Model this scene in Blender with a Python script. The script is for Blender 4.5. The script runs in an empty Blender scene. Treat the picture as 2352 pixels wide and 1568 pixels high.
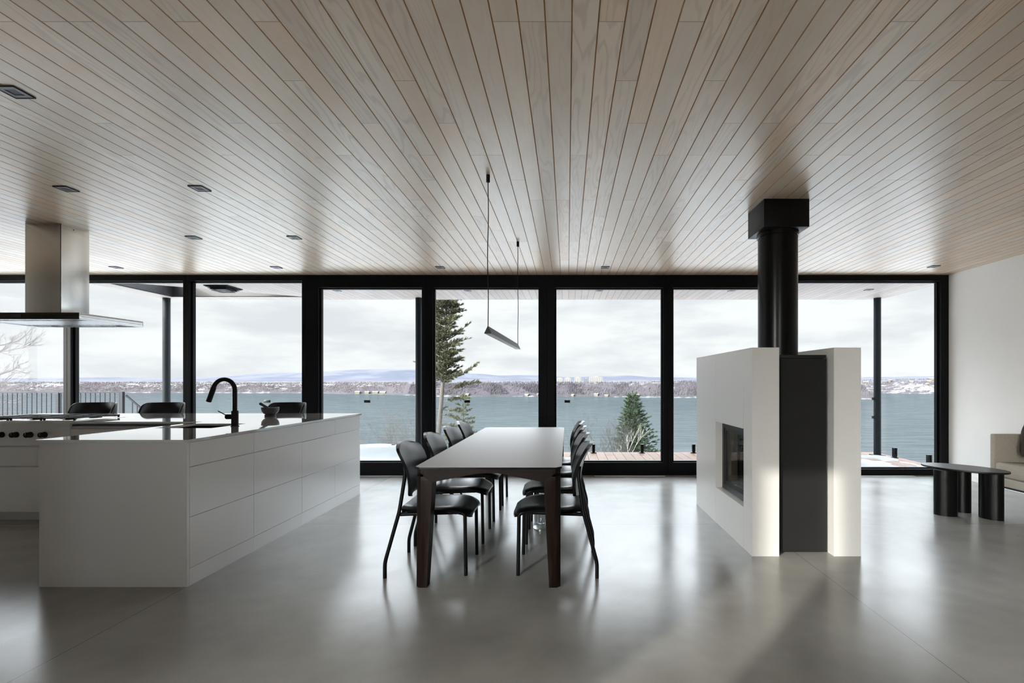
import bpy, bmesh, math, random
from mathutils import Vector, Matrix, noise

S = bpy.context.scene
C = S.collection
PI = math.pi
R = math.radians

# ------------------------------------------------------------------ camera
cam_d = bpy.data.cameras.new('camera')
cam = bpy.data.objects.new('camera', cam_d)
C.objects.link(cam)
cam.location = (0, 0, 1.28)
cam.rotation_euler = (R(90), 0, 0)
cam_d.sensor_width = 36
cam_d.lens = 17
cam_d.shift_x = -0.0540
cam_d.shift_y = 0.0395
cam_d.clip_start = 0.02
cam_d.clip_end = 30000
S.camera = cam

# ------------------------------------------------------------------ colour management
S.view_settings.view_transform = 'Standard'
S.view_settings.look = 'None'
S.view_settings.gamma = 1
S.view_settings.use_curve_mapping = False
S.view_settings.exposure = 1.66
S.cycles.use_denoising = True
S.cycles.max_bounces = 14
S.cycles.diffuse_bounces = 6
S.cycles.transparent_max_bounces = 24
S.cycles.caustics_reflective = False
S.cycles.caustics_refractive = False
S.cycles.sample_clamp_indirect = 8


def srgb(r, g, b):
    def f(c):
        c /= 255
        return c / 12.92 if c <= .04045 else ((c + .055) / 1.055) ** 2.4
    return (f(r), f(g), f(b), 1)


# ------------------------------------------------------------------ sky
SUN_DIR = Vector((.66 * .953, .75 * .953, -.302)).normalized()
W = bpy.data.worlds.new('overcast_sky')
S.world = W
W.use_nodes = True
nt = W.node_tree
nt.nodes.clear()


class NT:
    """small wrapper to write node trees compactly"""
    def __init__(s, tree):
        s.t = tree

    def n(s, typ, **kw):
        nd = s.t.nodes.new(typ)
        for k, v in kw.items():
            if k.startswith('i_'):
                key = k[2:]
                key = int(key) if key.isdigit() else key.replace('_', ' ')
                sock = nd.inputs[key]
                if hasattr(v, 'is_output'):
                    s.t.links.new(v, sock)
                else:
                    sock.default_value = v
            else:
                setattr(nd, k, v)
        return nd

    def math(s, op, a, b=0.0, c=0.0, clamp=False):
        return s.n('ShaderNodeMath', operation=op, use_clamp=clamp, i_0=a, i_1=b, i_2=c).outputs[0]

    def mix(s, f, a, b):
        m = s.n('ShaderNodeMix', data_type='RGBA')
        for i, v in ((0, f), (6, a), (7, b)):
            if hasattr(v, 'is_output'):
                s.t.links.new(v, m.inputs[i])
            else:
                m.inputs[i].default_value = v
        return m.outputs[2]

    def ramp(s, f, stops):
        r = s.n('ShaderNodeValToRGB', i_0=f)
        e = r.color_ramp.elements
        while len(e) < len(stops):
            e.new(.5)
        for el, (p, c) in zip(e, stops):
            el.position = p
            el.color = c if not isinstance(c, (int, float)) else (c, c, c, 1)
        return r.outputs[0]

    def maprange(s, v, a, b, c=0.0, d=1.0, smooth=True):
        return s.n('ShaderNodeMapRange', interpolation_type='SMOOTHSTEP' if smooth else 'LINEAR',
                   i_0=v, i_1=a, i_2=b, i_3=c, i_4=d).outputs[0]


w = NT(nt)
tc = w.n('ShaderNodeTexCoord').outputs['Generated']
sep = w.n('ShaderNodeSeparateXYZ', i_0=tc)
mp = w.n('ShaderNodeMapping', i_0=tc)
mp.inputs['Scale'].default_value = (2.2, 2.2, 9.0)
cl = w.n('ShaderNodeTexNoise', i_Vector=mp.outputs[0], i_Scale=1.6, i_Detail=6.0, i_Roughness=.55).outputs[0]
cloud = w.maprange(cl, .36, .62)
hor = w.mix(cloud, (.256, .264, .277, 1), (.326, .329, .333, 1))
zen = w.mix(cloud, (.5, .55, .63, 1), (.62, .65, .70, 1))
sky = w.mix(w.maprange(sep.outputs[2], .2, .8), hor, zen)
# bright sky band added above the view to fill the room with light
lo = w.maprange(sep.outputs[2], .20, .40)
hi = w.maprange(sep.outputs[2], .62, .85, 1.0, 0.0)
fr = w.maprange(sep.outputs[1], -.15, .45)
sky = w.mix(w.math('MULTIPLY', w.math('MULTIPLY', lo, hi), fr), sky, (3.5, 3.72, 4.0, 1))
# milky glow round the veiled winter sun
dot = w.n('ShaderNodeVectorMath', operation='DOT_PRODUCT', i_0=tc)
dot.inputs[1].default_value = tuple(-SUN_DIR)
glow = w.maprange(dot.outputs['Value'], .80, 1.0)
sky = w.mix(glow, sky, (19, 18.5, 17.8, 1))
below = w.maprange(sep.outputs[2], -.02, -.06)
sky = w.mix(below, sky, (.4, .41, .43, 1))
bg = w.n('ShaderNodeBackground', i_Color=sky, i_Strength=1.0)
out = w.n('ShaderNodeOutputWorld')
nt.links.new(bg.outputs[0], out.inputs[0])

sun_d = bpy.data.lights.new('winter_sun', 'SUN')
sun_d.energy = 1.5
sun_d.angle = R(1.1)
sun_d.color = (1, .93, .82)
sun = bpy.data.objects.new('winter_sun', sun_d)
C.objects.link(sun)
sun.location = (-6, -8, 6)
sun.rotation_euler = SUN_DIR.to_track_quat('-Z', 'Y').to_euler()


# ------------------------------------------------------------------ materials
def newmat(name):
    m = bpy.data.materials.new(name)
    m.use_nodes = True
    m.node_tree.nodes.clear()
    k = NT(m.node_tree)
    o = k.n('ShaderNodeOutputMaterial')
    p = k.n('ShaderNodeBsdfPrincipled')
    k.t.links.new(p.outputs[0], o.inputs[0])
    return m, k, p, o


def setin(k, p, name, v):
    if hasattr(v, 'is_output'):
        k.t.links.new(v, p.inputs[name])
    else:
        p.inputs[name].default_value = v


def mat(name, col, rough=.5, metal=0., spec=.5, var=0., scale=8., bump=0., bscale=40., coat=0., stretch=None, rvar=0.):
    m, k, p, o = newmat(name)
    setin(k, p, 'Roughness', rough)
    setin(k, p, 'Metallic', metal)
    setin(k, p, 'Specular IOR Level', spec)
    if coat:
        setin(k, p, 'Coat Weight', coat)
        setin(k, p, 'Coat Roughness', .03)
    co = k.n('ShaderNodeTexCoord').outputs['Object']
    if stretch:
        mpp = k.n('ShaderNodeMapping', i_0=co)
        mpp.inputs['Scale'].default_value = stretch
        co = mpp.outputs[0]
    nz = k.n('ShaderNodeTexNoise', i_Vector=co, i_Scale=scale, i_Detail=5.0).outputs[0]
    f = k.maprange(nz, .3, .7)
    lo = tuple(c * (1 - var) for c in col[:3]) + (1,)
    hi = tuple(min(1, c * (1 + var)) for c in col[:3]) + (1,)
    setin(k, p, 'Base Color', k.mix(f, lo, hi))
    if rvar:
        setin(k, p, 'Roughness', k.maprange(nz, .3, .7, rough - rvar, rough + rvar))
    if bump:
        bn = k.n('ShaderNodeTexNoise', i_Vector=co, i_Scale=bscale, i_Detail=4.0).outputs[0]
        b = k.n('ShaderNodeBump', i_Strength=bump, i_Distance=.01, i_Height=bn)
        setin(k, p, 'Normal', b.outputs[0])
    return m


def wood_boards(name, pitch, c_lo, c_hi, c_warm, rough, spec=1.0, x0=0.019, y0=1.972, row=.3873, nrow=5, grain=1.0, seam=True, joint=None):
    """long boards running along Y: a tone for each length of board, growth-ring figure, butt joints"""
    m, k, p, o = newmat(name)
    co = k.n('ShaderNodeTexCoord').outputs['Object']
    s = k.n('ShaderNodeSeparateXYZ', i_0=co)
    u = k.math('DIVIDE', k.math('SUBTRACT', s.outputs[0], x0), pitch)
    bid = k.math('FLOOR', u)
    h1 = k.n('ShaderNodeTexWhiteNoise', noise_dimensions='1D', i_W=bid).outputs[0]
    off = k.math('FLOOR', k.math('MULTIPLY', h1, float(nrow)))
    v = k.math('DIVIDE', k.math('ADD', k.math('DIVIDE', k.math('SUBTRACT', s.outputs[1], y0), row), off), float(nrow))
    seg = k.math('FLOOR', v)
    key = k.n('ShaderNodeCombineXYZ', i_0=bid, i_1=seg).outputs[0]
    wn = k.n('ShaderNodeTexWhiteNoise', noise_dimensions='2D', i_Vector=key)
    tone, huesel = wn.outputs[0], wn.outputs[1]
    hs = k.n('ShaderNodeSeparateXYZ', i_0=huesel)
    # figure: stretched, warped rings, shifted for every length
    shift = k.n('ShaderNodeVectorMath', operation='SCALE', i_0=huesel, i_Scale=37.0).outputs[0]
    mpp = k.n('ShaderNodeMapping', i_0=co)
    mpp.inputs['Scale'].default_value = (9, 1.1, 1)
    pos = k.n('ShaderNodeVectorMath', operation='ADD', i_0=mpp.outputs[0], i_1=shift).outputs[0]
    big = k.n('ShaderNodeTexNoise', i_Vector=pos, i_Scale=1.0, i_Detail=2.0, i_Roughness=.4).outputs[0]
    ring = k.math('SINE', k.math('MULTIPLY', big, 60.0))
    ring = k.maprange(ring, .2, 1.0)
    fm = k.n('ShaderNodeMapping', i_0=co)
    fm.inputs['Scale'].default_value = (160, 5, 1)
    fine = k.n('ShaderNodeTexNoise', i_Vector=fm.outputs[0], i_Scale=1.0, i_Detail=3.0).outputs[0]
    bl = k.n('ShaderNodeTexNoise', i_Vector=co, i_Scale=3.0, i_Detail=3.0).outputs[0]
    t = k.math('ADD', k.math('MULTIPLY', tone, .62), k.math('MULTIPLY', bl, .4), clamp=True)
    col = k.mix(t, c_lo, c_hi)
    col = k.mix(k.math('MULTIPLY', k.maprange(hs.outputs[1], .55, 1.), .55), col, c_warm)
    dark = tuple(c * .72 for c in c_lo[:3]) + (1,)
    fig = k.math('MULTIPLY', k.math('MULTIPLY', ring, k.maprange(hs.outputs[2], .25, .9, .1, .5)), grain)
    col = k.mix(fig, col, dark)
    col = k.mix(k.math('MULTIPLY', k.maprange(fine, .45, .75), .13 * grain), col, dark)
    if seam:
        fr = k.math('FRACT', v)
        sm = k.math('LESS_THAN', fr, .0022 / (row * nrow) * 1.6)
        col = k.mix(k.math('MULTIPLY', sm, .7), col, (.12, .09, .065, 1))
    if joint:
        fx_ = k.math('FRACT', u)
        col = k.mix(k.math('MULTIPLY', k.math('LESS_THAN', fx_, .07), .75), col, joint)
    setin(k, p, 'Base Color', col)
    setin(k, p, 'Roughness', k.maprange(fine, .3, .7, rough - .04, rough + .05))
    setin(k, p, 'Specular IOR Level', spec)
    b = k.n('ShaderNodeBump', i_Strength=.08, i_Distance=.004, i_Height=fine)
    setin(k, p, 'Normal', b.outputs[0])
    return m


def concrete():
    m, k, p, o = newmat('polished_concrete')
    co = k.n('ShaderNodeTexCoord').outputs['Object']
    big = k.n('ShaderNodeTexNoise', i_Vector=co, i_Scale=.9, i_Detail=5.0, i_Roughness=.6).outputs[0]
    mid = k.n('ShaderNodeTexNoise', i_Vector=co, i_Scale=1.9, i_Detail=3.5, i_Roughness=.5).outputs[0]
    fine = k.n('ShaderNodeTexNoise', i_Vector=co, i_Scale=160.0, i_Detail=3.0).outputs[0]
    t = k.math('ADD', k.math('MULTIPLY', big, .6), k.math('MULTIPLY', mid, .4))
    col = k.mix(k.maprange(t, .35, .65, smooth=False), (.205, .2, .192, 1), (.335, .33, .32, 1))
    col = k.mix(k.math('MULTIPLY', k.maprange(fine, .4, .75), .25), col, (.2, .196, .19, 1))
    s = k.n('ShaderNodeSeparateXYZ', i_0=co)
    lines = None
    for ax, pos in ((0, -2.383), (0, 1.71), (0, -6.6), (1, 4.36), (1, 0.4)):
        d = k.math('ABSOLUTE', k.math('SUBTRACT', s.outputs[ax], pos))
        l = k.math('LESS_THAN', d, .0016)
        lines = l if lines is None else k.math('MAXIMUM', lines, l)
    col = k.mix(k.math('MULTIPLY', lines, .8), col, (.05, .05, .048, 1))
    setin(k, p, 'Base Color', col)
    setin(k, p, 'Roughness', k.maprange(mid, .3, .7, .205, .268, smooth=False))
    setin(k, p, 'Specular IOR Level', .28)
    wav = k.n('ShaderNodeTexNoise', i_Vector=co, i_Scale=1.7, i_Detail=3.0).outputs[0]
    b = k.n('ShaderNodeBump', i_Strength=.04, i_Distance=.02, i_Height=wav)
    setin(k, p, 'Normal', b.outputs[0])
    return m


def glass_mat(name, tint=(.97, .985, .98, 1), refl=.4):
    m, k, p, o = newmat(name)
    k.t.nodes.remove(p)
    tr = k.n('ShaderNodeBsdfTransparent', i_Color=tint)
    gl = k.n('ShaderNodeBsdfGlossy', i_Color=(1, 1, 1, 1), i_Roughness=.0)
    fr = k.n('ShaderNodeFresnel', i_IOR=1.35)
    front = k.math('SUBTRACT', 1.0, k.n('ShaderNodeNewGeometry').outputs['Backfacing'])
    f = k.math('MULTIPLY', k.math('MULTIPLY', fr.outputs[0], refl), front, clamp=True)
    mx = k.n('ShaderNodeMixShader', i_0=f)
    k.t.links.new(tr.outputs[0], mx.inputs[1])
    k.t.links.new(gl.outputs[0], mx.inputs[2])
    k.t.links.new(mx.outputs[0], o.inputs[0])
    return m


def water_mat():
    m, k, p, o = newmat('river_water')
    k.t.nodes.remove(p)
    co = k.n('ShaderNodeTexCoord').outputs['Object']
    mpp = k.n('ShaderNodeMapping', i_0=co)
    mpp.inputs['Scale'].default_value = (.010, .07, 1)
    n1 = k.n('ShaderNodeTexNoise', i_Vector=mpp.outputs[0], i_Scale=3.0, i_Detail=7.0, i_Roughness=.68).outputs[0]
    col = k.mix(k.maprange(n1, .35, .65), WATER_A, WATER_B)
    mp2 = k.n('ShaderNodeMapping', i_0=co)
    mp2.inputs['Scale'].default_value = (.25, .7, 1)
    n2 = k.n('ShaderNodeTexNoise', i_Vector=mp2.outputs[0], i_Scale=1.0, i_Detail=5.0).outputs[0]
    b = k.n('ShaderNodeBump', i_Strength=.15, i_Distance=.3, i_Height=n2)
    df = k.n('ShaderNodeBsdfDiffuse', i_Color=col, i_Normal=b.outputs[0])
    gl = k.n('ShaderNodeBsdfGlossy', i_Roughness=.05, i_Normal=b.outputs[0])
    mx = k.n('ShaderNodeMixShader', i_0=.17)
    k.t.links.new(df.outputs[0], mx.inputs[1])
    k.t.links.new(gl.outputs[0], mx.inputs[2])
    k.t.links.new(mx.outputs[0], o.inputs[0])
    return m


WATER_A, WATER_B = (.035, .044, .051, 1), (.058, .068, .076, 1)


def land_mat(name, snow, bare, scale, cover, stretch=(1, 1, .25)):
    m, k, p, o = newmat(name)
    co = k.n('ShaderNodeTexCoord').outputs['Object']
    mpp = k.n('ShaderNodeMapping', i_0=co)
    mpp.inputs['Scale'].default_value = stretch
    n1 = k.n('ShaderNodeTexNoise', i_Vector=mpp.outputs[0], i_Scale=scale, i_Detail=7.0, i_Roughness=.68).outputs[0]
    n2 = k.n('ShaderNodeTexNoise', i_Vector=co, i_Scale=scale * .12, i_Detail=3.0).outputs[0]
    t = k.math('ADD', k.math('MULTIPLY', n1, .6), k.math('MULTIPLY', n2, .4))
    nz = k.n('ShaderNodeSeparateXYZ', i_0=k.n('ShaderNodeNewGeometry').outputs['Normal']).outputs[2]
    t = k.math('ADD', t, k.maprange(nz, .80, .985, .10, -.02))
    col = k.mix(k.maprange(t, cover - .06, cover + .06), snow, bare)
    setin(k, p, 'Base Color', col)
    setin(k, p, 'Roughness', .9)
    setin(k, p, 'Specular IOR Level', .1)
    return m


M = {}
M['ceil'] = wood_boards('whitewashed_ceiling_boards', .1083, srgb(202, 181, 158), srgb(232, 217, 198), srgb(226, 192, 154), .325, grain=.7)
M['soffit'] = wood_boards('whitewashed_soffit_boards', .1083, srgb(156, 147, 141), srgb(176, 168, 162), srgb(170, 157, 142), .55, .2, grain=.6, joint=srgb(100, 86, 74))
M['groove'] = mat('board_groove', srgb(196, 158, 116), .6)
M['floor'] = concrete()
M['white_wall'] = mat('white_paint', (.86, .85, .83, 1), .55, var=.015, scale=2)
M['frame'] = mat('black_aluminium', (.004, .004, .005, 1), .45, var=.1, spec=.12)
M['glass'] = glass_mat('window_glass', refl=.05)
M['guard_glass'] = glass_mat('guard_glass', (.95, .975, .97, 1), .25)
M['post'] = mat('grey_painted_steel', srgb(34, 38, 42), .6, spec=.15, var=.12, scale=30)
M['rail'] = mat('dark_grey_metal', srgb(30, 32, 37), .6, spec=.12)
M['dark_fascia'] = mat('dark_grey_fascia', srgb(38, 38, 40), .6, var=.1)
M['cabinet'] = mat('satin_white_lacquer', (.86, .87, .885, 1), .3, var=.008, scale=1.5, spec=.5)
M['cabinet'].node_tree.nodes['Principled BSDF'].inputs['Coat Weight'].default_value = .7
M['cabinet'].node_tree.nodes['Principled BSDF'].inputs['Coat Roughness'].default_value = .26
M['cabinet'].node_tree.nodes['Principled BSDF'].inputs['Coat IOR'].default_value = 2.0
M['quartz'] = mat('polished_white_quartz', (.88, .88, .88, 1), .05, var=.01, scale=30, spec=.9, coat=1.0)
M['quartz'].node_tree.nodes['Principled BSDF'].inputs['Coat IOR'].default_value = 2.1
M['black_plastic'] = mat('black_moulded_plastic', (.0035, .0037, .0045, 1), .28, var=.12, scale=20, bump=.03, bscale=300, spec=.42)
M['chair_metal'] = mat('black_powder_coat', (.003, .003, .0035, 1), .42, spec=.2, bump=.04, bscale=500)
M['leather'] = mat('black_leather', (.004, .004, .004, 1), .42, spec=.25, bump=.12, bscale=160)
M['matt_black'] = mat('matt_black_metal', (.0035, .0035, .004, 1), .4, spec=.25)
M['steel'] = mat('brushed_steel', (.80, .775, .73, 1), .26, metal=1., var=.015, scale=2, bump=.02, bscale=3)
M['chrome'] = mat('bright_steel', (.84, .84, .85, 1), .2, metal=1.)
M['black_glass'] = mat('black_glass', (.008, .008, .009, 1), .04, spec=.6)
M['stone'] = mat('grey_granite', srgb(52, 52, 54), .55, var=.5, scale=90, bump=.2, bscale=120)
M['walnut'] = mat('dark_walnut', srgb(29, 17, 13), .5, spec=.2, var=.45, scale=4, stretch=(14, 14, 1.2))
M['laminate'] = mat('pale_grey_laminate', (.45, .45, .465, 1), .45, spec=.35, var=.03, scale=12, stretch=(20, 1, 1))
M['fire_white'] = mat('warm_white_panel', (.72, .712, .695, 1), .42, var=.008, scale=2)
_p = M['fire_white'].node_tree.nodes['Principled BSDF'].inputs
_p['Coat Weight'].default_value, _p['Coat Roughness'].default_value, _p['Coat IOR'].default_value = .6, .30, 1.9
M['fire_dark'] = mat('charcoal_steel', (.015, .015, .0155, 1), .5, var=.08, scale=3, spec=.25)
M['flue'] = mat('black_flue_enamel', (.003, .003, .0035, 1), .25, spec=.22)
M['firebrick'] = mat('sooty_firebrick', srgb(92, 84, 72), .85, var=.3, scale=14, bump=.3, bscale=30)
M['fire_glass'] = glass_mat('fire_glass', (.86, .86, .86, 1))
M['black_wood'] = mat('black_stained_wood', (.006, .006, .0065, 1), .36, spec=.4, var=.35, scale=5, stretch=(3, 40, 3))
M['black_gloss'] = mat('black_lacquer', (.003, .003, .0033, 1), .3, spec=.2)
M['fabric'] = mat('oatmeal_fabric', srgb(176, 168, 156), .92, var=.12, scale=160, bump=.5, bscale=420, spec=.2)
M['pillow'] = mat('charcoal_fabric', srgb(66, 60, 56), .95, var=.2, scale=120, bump=.4, bscale=300, spec=.2)
M['clear'] = glass_mat('clear_glass', (.93, .95, .95, 1), 1.6)
M['diffuser'] = mat('opal_diffuser', (.5, .51, .53, 1), .4)
M['lamp_body'] = mat('dark_anodised_aluminium', srgb(74, 78, 86), .34, metal=.6)
M['trim_grey'] = mat('grey_trim', srgb(110, 110, 122), .4)
M['void'] = mat('lamp_recess_black', (.006, .006, .006, 1), .5)
M['deck'] = wood_boards('cedar_deck_boards', .155, srgb(100, 68, 53), srgb(132, 100, 84), srgb(122, 72, 48), .6, .25, x0=.05, y0=0, row=.6, nrow=7, grain=.8)
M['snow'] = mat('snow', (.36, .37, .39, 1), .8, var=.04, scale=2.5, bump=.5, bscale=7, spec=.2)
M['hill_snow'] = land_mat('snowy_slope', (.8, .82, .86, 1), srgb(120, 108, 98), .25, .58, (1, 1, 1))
M['land'] = land_mat('snowy_bluff', (.17, .173, .18, 1), srgb(58, 56, 61), .09, .45)
M['blue_hills'] = land_mat('haze_blue_hills', srgb(78, 80, 90), srgb(60, 65, 80), .0022, .46, (1, 1, 2))  # blue haze of distance is put into the base colours
M['water'] = water_mat()
M['forest'] = mat('bare_forest', srgb(64, 63, 69), .95, var=.35, scale=.03, spec=.1)
M['forest_brown'] = mat('brown_forest', srgb(68, 63, 64), .95, var=.3, scale=.03, spec=.1)
M['tower'] = mat('pale_concrete', (.10, .097, .092, 1), .8, var=.03, scale=.2)
M['tower_win'] = mat('tower_window', srgb(58, 63, 68), .4)
M['house_wall'] = mat('house_wall', srgb(66, 62, 56), .8, var=.2, scale=.1)
M['house_roof'] = mat('snowy_roof', (.12, .122, .128, 1), .8)
M['bark'] = mat('pine_bark', srgb(54, 50, 47), .9, var=.35, scale=6, stretch=(6, 6, 1.5), bump=.4, bscale=20)
M['bare_bark'] = mat('grey_twigs', srgb(74, 70, 69), .9, var=.2, scale=10)
M['birch'] = mat('birch_bark', srgb(158, 153, 146), .8, var=.25, scale=9, stretch=(1, 1, 5))
M['pine_needles'] = mat('pine_needles', srgb(62, 63, 46), .75, var=.4, scale=2.5, spec=.2)
M['spruce_needles'] = mat('spruce_needles', srgb(50, 61, 45), .75, var=.4, scale=2.5, spec=.2)


# ------------------------------------------------------------------ mesh builder
class MB:
    def __init__(s):
        s.v, s.f = [], []

    def add(s, verts, faces):
        o = len(s.v)
        s.v += [Vector(v) for v in verts]
        s.f += [tuple(i + o for i in f) for f in faces]
        return s

    def box(s, x0, y0, z0, x1, y1, z1):
        x0, x1 = sorted((x0, x1)); y0, y1 = sorted((y0, y1)); z0, z1 = sorted((z0, z1))
        v = [(x0, y0, z0), (x1, y0, z0), (x1, y1, z0), (x0, y1, z0), (x0, y0, z1), (x1, y0, z1), (x1, y1, z1), (x0, y1, z1)]
        return s.add(v, [(0, 3, 2, 1), (4, 5, 6, 7), (0, 1, 5, 4), (1, 2, 6, 5), (2, 3, 7, 6), (3, 0, 4, 7)])

    def loft(s, rings, cap=True, closed=False):
        n = len(rings[0]); o = len(s.v)
        for r in rings:
            s.v += [Vector(p) for p in r]
        m = len(rings)
        for i in range(m if closed else m - 1):
            a, b = o + i * n, o + ((i + 1) % m) * n
            for j in range(n):
                k = (j + 1) % n
                s.f.append((a + j, a + k, b + k, b + j))
        if cap and not closed:
            s.f.append(tuple(o + j for j in reversed(range(n))))
            s.f.append(tuple(o + (m - 1) * n + j for j in range(n)))
        return s

    def prism(s, poly, a, b, axis='z'):
        """poly in the two other axes (x,y for z / x,z for y / y,z for x)"""
        def p3(p, t):
            return {'z': (p[0], p[1], t), 'y': (p[0], t, p[1]), 'x': (t, p[0], p[1])}[axis]
        return s.loft([[p3(p, a) for p in poly], [p3(p, b) for p in poly]])

    def tube(s, pts, r, seg=10, cap=True):
        pts = [Vector(p) for p in pts]
        rs = r if isinstance(r, (list, tuple)) else [r] * len(pts)
        rings = []
        t = (pts[1] - pts[0]).normalized()
        up = Vector((0, 0, 1)) if abs(t.z) < .9 else Vector((1, 0, 0))
        nrm = t.cross(up).normalized()
        for i, p in enumerate(pts):
            if i == 0: d = pts[1] - pts[0]
            elif i == len(pts) - 1: d = pts[-1] - pts[-2]
            else: d = (pts[i + 1] - p).normalized() + (p - pts[i - 1]).normalized()
            d = d.normalized() if d.length > 1e-9 else t
            nrm = (nrm - d * nrm.dot(d))
            nrm = nrm.normalized() if nrm.length > 1e-6 else d.orthogonal().normalized()
            bn = d.cross(nrm)
            rings.append([p + (nrm * math.cos(2 * PI * k / seg) + bn * math.sin(2 * PI * k / seg)) * rs[i] for k in range(seg)])
        return s.loft(rings, cap)

    def lathe(s, prof, c=(0, 0, 0), seg=28, axis='z', cap=True):
        rings = []
        for r, h in prof:
            ring = []
            for k in range(seg):
                a = 2 * PI * k / seg
                x, y = r * math.cos(a), r * math.sin(a)
                q = {'z': (x, y, h), 'y': (x, h, y), 'x': (h, x, y)}[axis]
                ring.append((c[0] + q[0], c[1] + q[1], c[2] + q[2]))
            rings.append(ring)
        return s.loft(rings, cap)

    def grid_slab(s, xs, ys, inside, a, b, axis='z'):
        """plate of cells between xs and ys, cells where inside(i,j) is False are holes"""
        def p3(x, y, t):
            return {'z': (x, y, t), 'y': (x, t, y), 'x': (t, x, y)}[axis]
        nx, ny = len(xs), len(ys)
        o = len(s.v)
        for t in (a, b):
            for y in ys:
                for x in xs:
                    s.v.append(Vector(p3(x, y, t)))
        I = lambda i, j, t: o + t * nx * ny + j * nx + i
        ok = lambda i, j: 0 <= i < nx - 1 and 0 <= j < ny - 1 and inside(i, j)
        for i in range(nx - 1):
            for j in range(ny - 1):
                if not ok(i, j): continue
                s.f.append((I(i, j, 0), I(i, j + 1, 0), I(i + 1, j + 1, 0), I(i + 1, j, 0)))
                s.f.append((I(i, j, 1), I(i + 1, j, 1), I(i + 1, j + 1, 1), I(i, j + 1, 1)))
                if not ok(i, j - 1): s.f.append((I(i, j, 0), I(i + 1, j, 0), I(i + 1, j, 1), I(i, j, 1)))
                if not ok(i, j + 1): s.f.append((I(i + 1, j + 1, 0), I(i, j + 1, 0), I(i, j + 1, 1), I(i + 1, j + 1, 1)))
                if not ok(i - 1, j): s.f.append((I(i, j + 1, 0), I(i, j, 0), I(i, j, 1), I(i, j + 1, 1)))
                if not ok(i + 1, j): s.f.append((I(i + 1, j, 0), I(i + 1, j + 1, 0), I(i + 1, j + 1, 1), I(i + 1, j, 1)))
        return s

    def move(s, d=(0, 0, 0), rz=0., m=None):
        mt = m if m is not None else Matrix.Translation(d) @ Matrix.Rotation(rz, 4, 'Z')
        s.v = [mt @ v for v in s.v]
        return s

    def build(s, name, material, parent=None, bevel=0., smooth=False, angle=40, bseg=2, subdiv=0):
        off = Vector((0, 0, 0))
        p = parent
        while p is not None:
            off += p.location
            p = p.parent
        me = bpy.data.meshes.new(name)
        bm = bmesh.new()
        vs = [bm.verts.new(v - off) for v in s.v]
        for f in s.f:
            try:
                bm.faces.new([vs[i] for i in f])
            except ValueError:
                pass
        bmesh.ops.delete(bm, geom=[v for v in bm.verts if not v.link_faces], context='VERTS')
        bmesh.ops.recalc_face_normals(bm, faces=bm.faces[:])
        if bevel:
            ed = [e for e in bm.edges if len(e.link_faces) == 2 and e.calc_face_angle(0) > R(30)]
            bmesh.ops.bevel(bm, geom=ed, offset=bevel, segments=bseg, profile=.5, affect='EDGES', clamp_overlap=True)
        bm.to_mesh(me)
        bm.free()
        o = bpy.data.objects.new(name, me)
        mats = material if isinstance(material, list) else [material]
        for x in mats:
            me.materials.append(x)
        C.objects.link(o)
        o.parent = parent
        if smooth or bevel:
            for pl in me.polygons: pl.use_smooth = True
            me.set_sharp_from_angle(angle=R(angle))
        if subdiv:
            md = o.modifiers.new('subdivision', 'SUBSURF')
            md.levels = md.render_levels = subdiv
        return o


def base(o):
    """put a single-mesh object's origin at its base centre"""
    me = o.data
    xs = [v.co.x for v in me.vertices]; ys = [v.co.y for v in me.vertices]; zs = [v.co.z for v in me.vertices]
    c = Vector(((min(xs) + max(xs)) / 2, (min(ys) + max(ys)) / 2, min(zs)))
    me.transform(Matrix.Translation(-c))
    o.location = c
    return o


def tag(o, label=None, cat=None, group=None, kind=None):
    for k, v in (('label', label), ('category', cat), ('group', group), ('kind', kind)):
        if v: o[k] = v
    return o


def thing(name, loc, label, cat, group=None):
    o = bpy.data.objects.new(name, None)
    o.empty_display_size = .1
    o.location = loc
    C.objects.link(o)
    return tag(o, label, cat, group)


def copy_tree(o, parent=None):
    c = o.copy()
    C.objects.link(c)
    c.parent = parent
    for ch in [x for x in bpy.data.objects if x.parent == o]:
        copy_tree(ch, c)
    return c


def fillet(pts, r, n=6):
    """round the inner corners of a polyline"""
    pts = [Vector(p) for p in pts]
    res = [pts[0]]
    for a, b, c in zip(pts, pts[1:], pts[2:]):
        u, v = (a - b), (c - b)
        d = min(r, u.length * .45, v.length * .45)
        p0, p1 = b + u.normalized() * d, b + v.normalized() * d
        for i in range(n + 1):
            t = i / n
            res.append(p0 * (1 - t) ** 2 + b * 2 * t * (1 - t) + p1 * t * t)
    res.append(pts[-1])
    return res


def struct(o, kind='structure', label=None, cat=None):
    return tag(o, label, cat, None, kind)


# ================================================================== SETTING
CEIL = 2.75
YW = 6.64          # inner face of the glass wall
YB = -1.2          # back wall behind the photographer
XL, XR = -8.6, 5.24

struct(MB().box(XL - .2, YB - .15, -.2, XR + .2, 6.8, 0).build('floor', M['floor']))

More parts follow.
